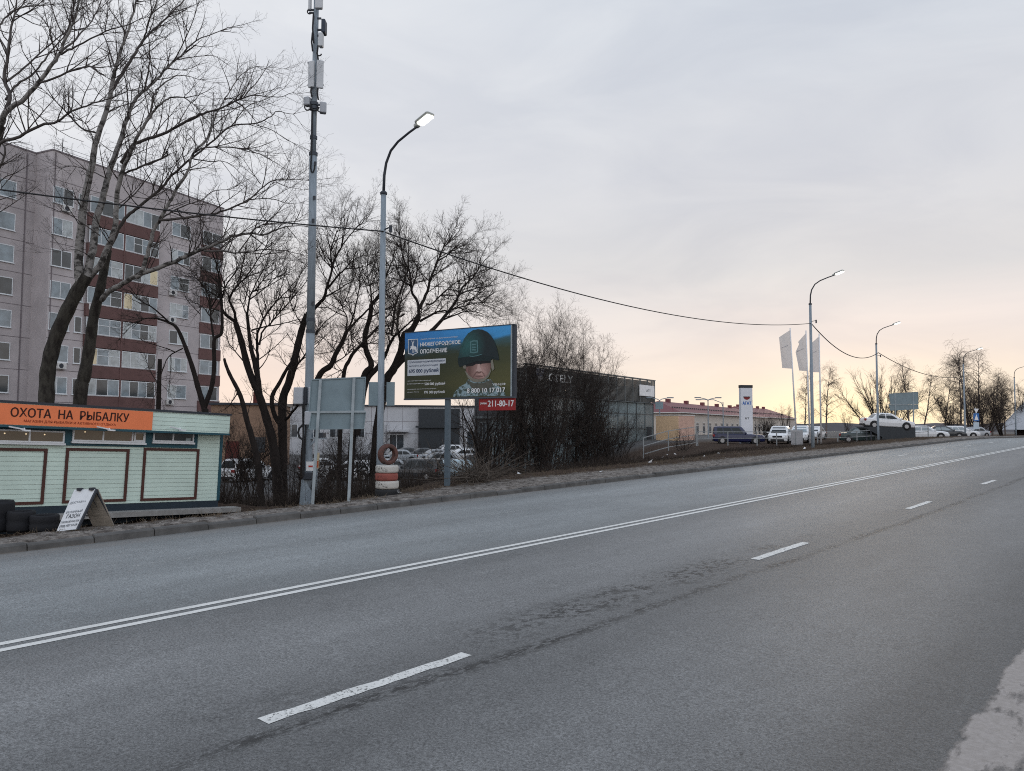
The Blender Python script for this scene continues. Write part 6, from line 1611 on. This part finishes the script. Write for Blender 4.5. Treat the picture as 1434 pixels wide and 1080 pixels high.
for a in (
 ('birch_tree', 'slender birch right of the flag poles against the glow', 31, 1157, 96, 508, 'birch'),
 ('birch_tree', 'birch between the left and middle flag poles', 32, 1126, 105, 522, 'birch', None, 0, .9),
 ('bare_tree', 'small round tree beyond the end of the red roof', 33, 1100, 150, 563, 'dense', None, 0, .6),
 ('bare_tree', 'tiny tree standing in the brightest part of the horizon', 34, 1188, 130, 573, 'dense', None, 0, .6),
 ('bare_tree', 'fan shaped many stemmed tree behind the raised white car', 35, 1234, 105, 502, 'fan'),
 ('bare_tree', 'smaller fan shaped tree left of the far direction sign', 36, 1250, 118, 520, 'fan', None, 0, 1.1, .8),
 ('birch_tree', 'drooping birch with a rounded head above the far direction sign', 37, 1274, 112, 502, 'birch', None, 0, 1.1, 1.1),
 ('birch_tree', 'birch leaning right beside the far direction sign', 38, 1290, 120, 515, 'birch', None, .28, .9, 1.1),
 ('birch_tree', 'drooping birch between the far sign and the blue signs', 39, 1322, 125, 520, 'birch', None, .1, .8, 1.3),
 ('birch_tree', 'tallest pale birch of the far right group', 40, 1358, 112, 480, 'birch', None, 0, 1.0, 1.1),
 ('birch_tree', 'second tall birch just right of the tallest', 41, 1371, 116, 492, 'birch'),
 ('bare_tree', 'dark dense tree left of the blue crossing sign', 42, 1337, 108, 540, 'dense', None, 0, 1.1, 1.3),
 ('bare_tree', 'dark dense tree directly behind the blue crossing sign', 43, 1360, 106, 530, 'dense', None, 0, 1.1, 1.3),
 ('bare_tree', 'dark dense tree right of the blue crossing sign', 44, 1380, 107, 532, 'dense', None, 0, 1.1, 1.3),
 ('bare_tree', 'forked dark tree by the foot of the grey hall', 45, 1402, 108, 530, 'dense', None, 0, 1.0, 1.3),
 ('birch_tree', 'third pale birch standing behind the farthest lit lamp', 47, 1347, 122, 498, 'birch', None, 0, 1.1, 1.2),
 ('birch_tree', 'drooping birch rising over the grey hall', 48, 1408, 122, 528, 'birch', None, 0, 1.3, 1.4),
 ('birch_tree', 'slim birch at the right side of the dark dense trees', 49, 1390, 118, 515, 'birch', None, 0, 1.1, 1.2),
 ('bare_tree', 'last bare tree cut by the right edge of the photo', 46, 1428, 128, 530, 'dense', None, 0, .9, 1.3)):
    a = list(a)
    if len(a) > 7 and a[7] is None: a[7] = 'bare trees at the far right'
    far_tree(*a)

# undergrowth: dead stalks, brush and fallen twigs along the bank; nobody could count it
def undergrowth():
    rng = random.Random(77); w = Wood()
    def tuft(x, y, h, n, fan):
        z = gz(x, y)
        for _ in range(n):
            d = norm((rng.gauss(0,fan), rng.gauss(0,fan), 1)); q = shoot(rng, (x+rng.gauss(0,.18), y+rng.gauss(0,.18), z-.05), d, h*rng.uniform(.5,1.1), 4, .14, .0)
            r0 = rng.uniform(.004,.011); w.add(q, [r0, r0*.8, r0*.6, r0*.35])
            for _ in range(3):
                k = rng.randint(1, 3); s_ = shoot(rng, q[k], norm((d[0]+rng.gauss(0,.6), d[1]+rng.gauss(0,.6), d[2]+rng.gauss(0,.4))), h*.35*rng.random(), 3, .2, 0); w.add(s_, [r0*.6, r0*.45, r0*.3])
    for _ in range(5200):
        t = rng.uniform(10, 44); a = 18.8 if t > 15 else 20.5
        L_ = a + abs(rng.gauss(0, 4.6)); 
        if t < 14 and L_ < 24: continue
        p = road_xy(L_, t); tuft(p.x, p.y, (rng.uniform(.25, .7) if L_ < 20.5 else rng.uniform(.5, 1.55))*(1-.8*sm(4, 11, p.x)), 6, .45)
    for _ in range(1100):
        t = rng.uniform(40, 64); L_ = 18.3 + abs(rng.gauss(0, 2.2)); p = road_xy(L_, t); tuft(p.x, p.y, rng.uniform(.1, .34), 4, .6)
    o = w.build('undergrowth', mat('dead_stalks', (.038,.028,.022), rough=1, var=.4, scale=.6), None); tag(o, 'dark tangled dead undergrowth along the bank below the trees', None, None, 'stuff')
    w = Wood()
    for _ in range(5200):   # short dead grass on the verge
        t = rng.uniform(4, 75); L_ = rng.uniform(15.6, 19.5); p = road_xy(L_, t); z = gz(p.x, p.y)
        for _ in range(4):
            q = shoot(rng, (p.x+rng.gauss(0,.06), p.y+rng.gauss(0,.06), z-.02), norm((rng.gauss(0,.9), rng.gauss(0,.9), .8)), rng.uniform(.06,.2), 3, .3, -.15); w.add(q, [.0045,.0035,.002])
    o = w.build('dead_grass', mat('dead_grass', (.13,.10,.07), rough=1, var=.4, scale=1), None); tag(o, 'short dead grass along the verge', None, None, 'stuff')
    w = Wood()
    for _ in range(170):   # cut twigs heaped right of the billboard post
        p = P(rng.gauss(668, 17), 678, 23.3+rng.gauss(0,.6)); z = gz(p.x, p.y); q = shoot(rng, (p.x, p.y, z+rng.random()*.35), norm((rng.gauss(0,1), rng.gauss(0,.6), rng.gauss(.25,.4))), rng.uniform(.5,1.8), 5, .12, -.03); w.add(q, [.012,.011,.009,.007,.004])
    o = w.build('brushwood_heap', mat('cut_twigs', (.085,.07,.058), rough=1, var=.4), None); tag(o, 'heap of cut twigs right of the billboard post', 'brushwood')
undergrowth()
# stones, leaves and litter on verge and bank
def litter():
    rng = random.Random(9); q = MB()
    for _ in range(1500):
        L_ = 14.3 + abs(rng.gauss(0, .9)); t = rng.uniform(2, 55); p = road_xy(L_, t); z = land_z(-L_, t); s_ = rng.uniform(.008,.035)
        q.add([(p.x-s_,p.y,z), (p.x,p.y-s_,z), (p.x+s_,p.y,z), (p.x,p.y+s_,z), (p.x+rng.gauss(0,.3)*s_,p.y,z+s_*rng.uniform(.6,1.1))], [(0,1,4),(1,2,4),(2,3,4),(3,0,4)])
    tag(q.build('pebbles', mat('pebble', (.20,.185,.17), rough=.95, var=.5, scale=30)), 'pebbles and grit scattered over the verge', None, None, 'stuff')
    q = MB()
    for px, py in ((843,663),(928,642),(935,639),(946,638),(911,650),(958,645),(1128,630),(985,641),(560,693),(725,668),(312,690),(886,645),(1005,637)):
        p = gpos(px, py); s_ = .07
        vs = [(p.x+s_*rng.gauss(0,1), p.y+s_*rng.gauss(0,1), p.z+.04+abs(rng.gauss(0,.06))) for _ in range(6)]; q.add(vs, [(0,1,2),(1,2,3),(2,3,4),(3,4,5),(0,4,5)])
    tag(q.build('litter', mat('litter_white', (.6,.6,.6), rough=.8)), 'scraps of white litter on the bank', None, None, 'stuff')
litter()
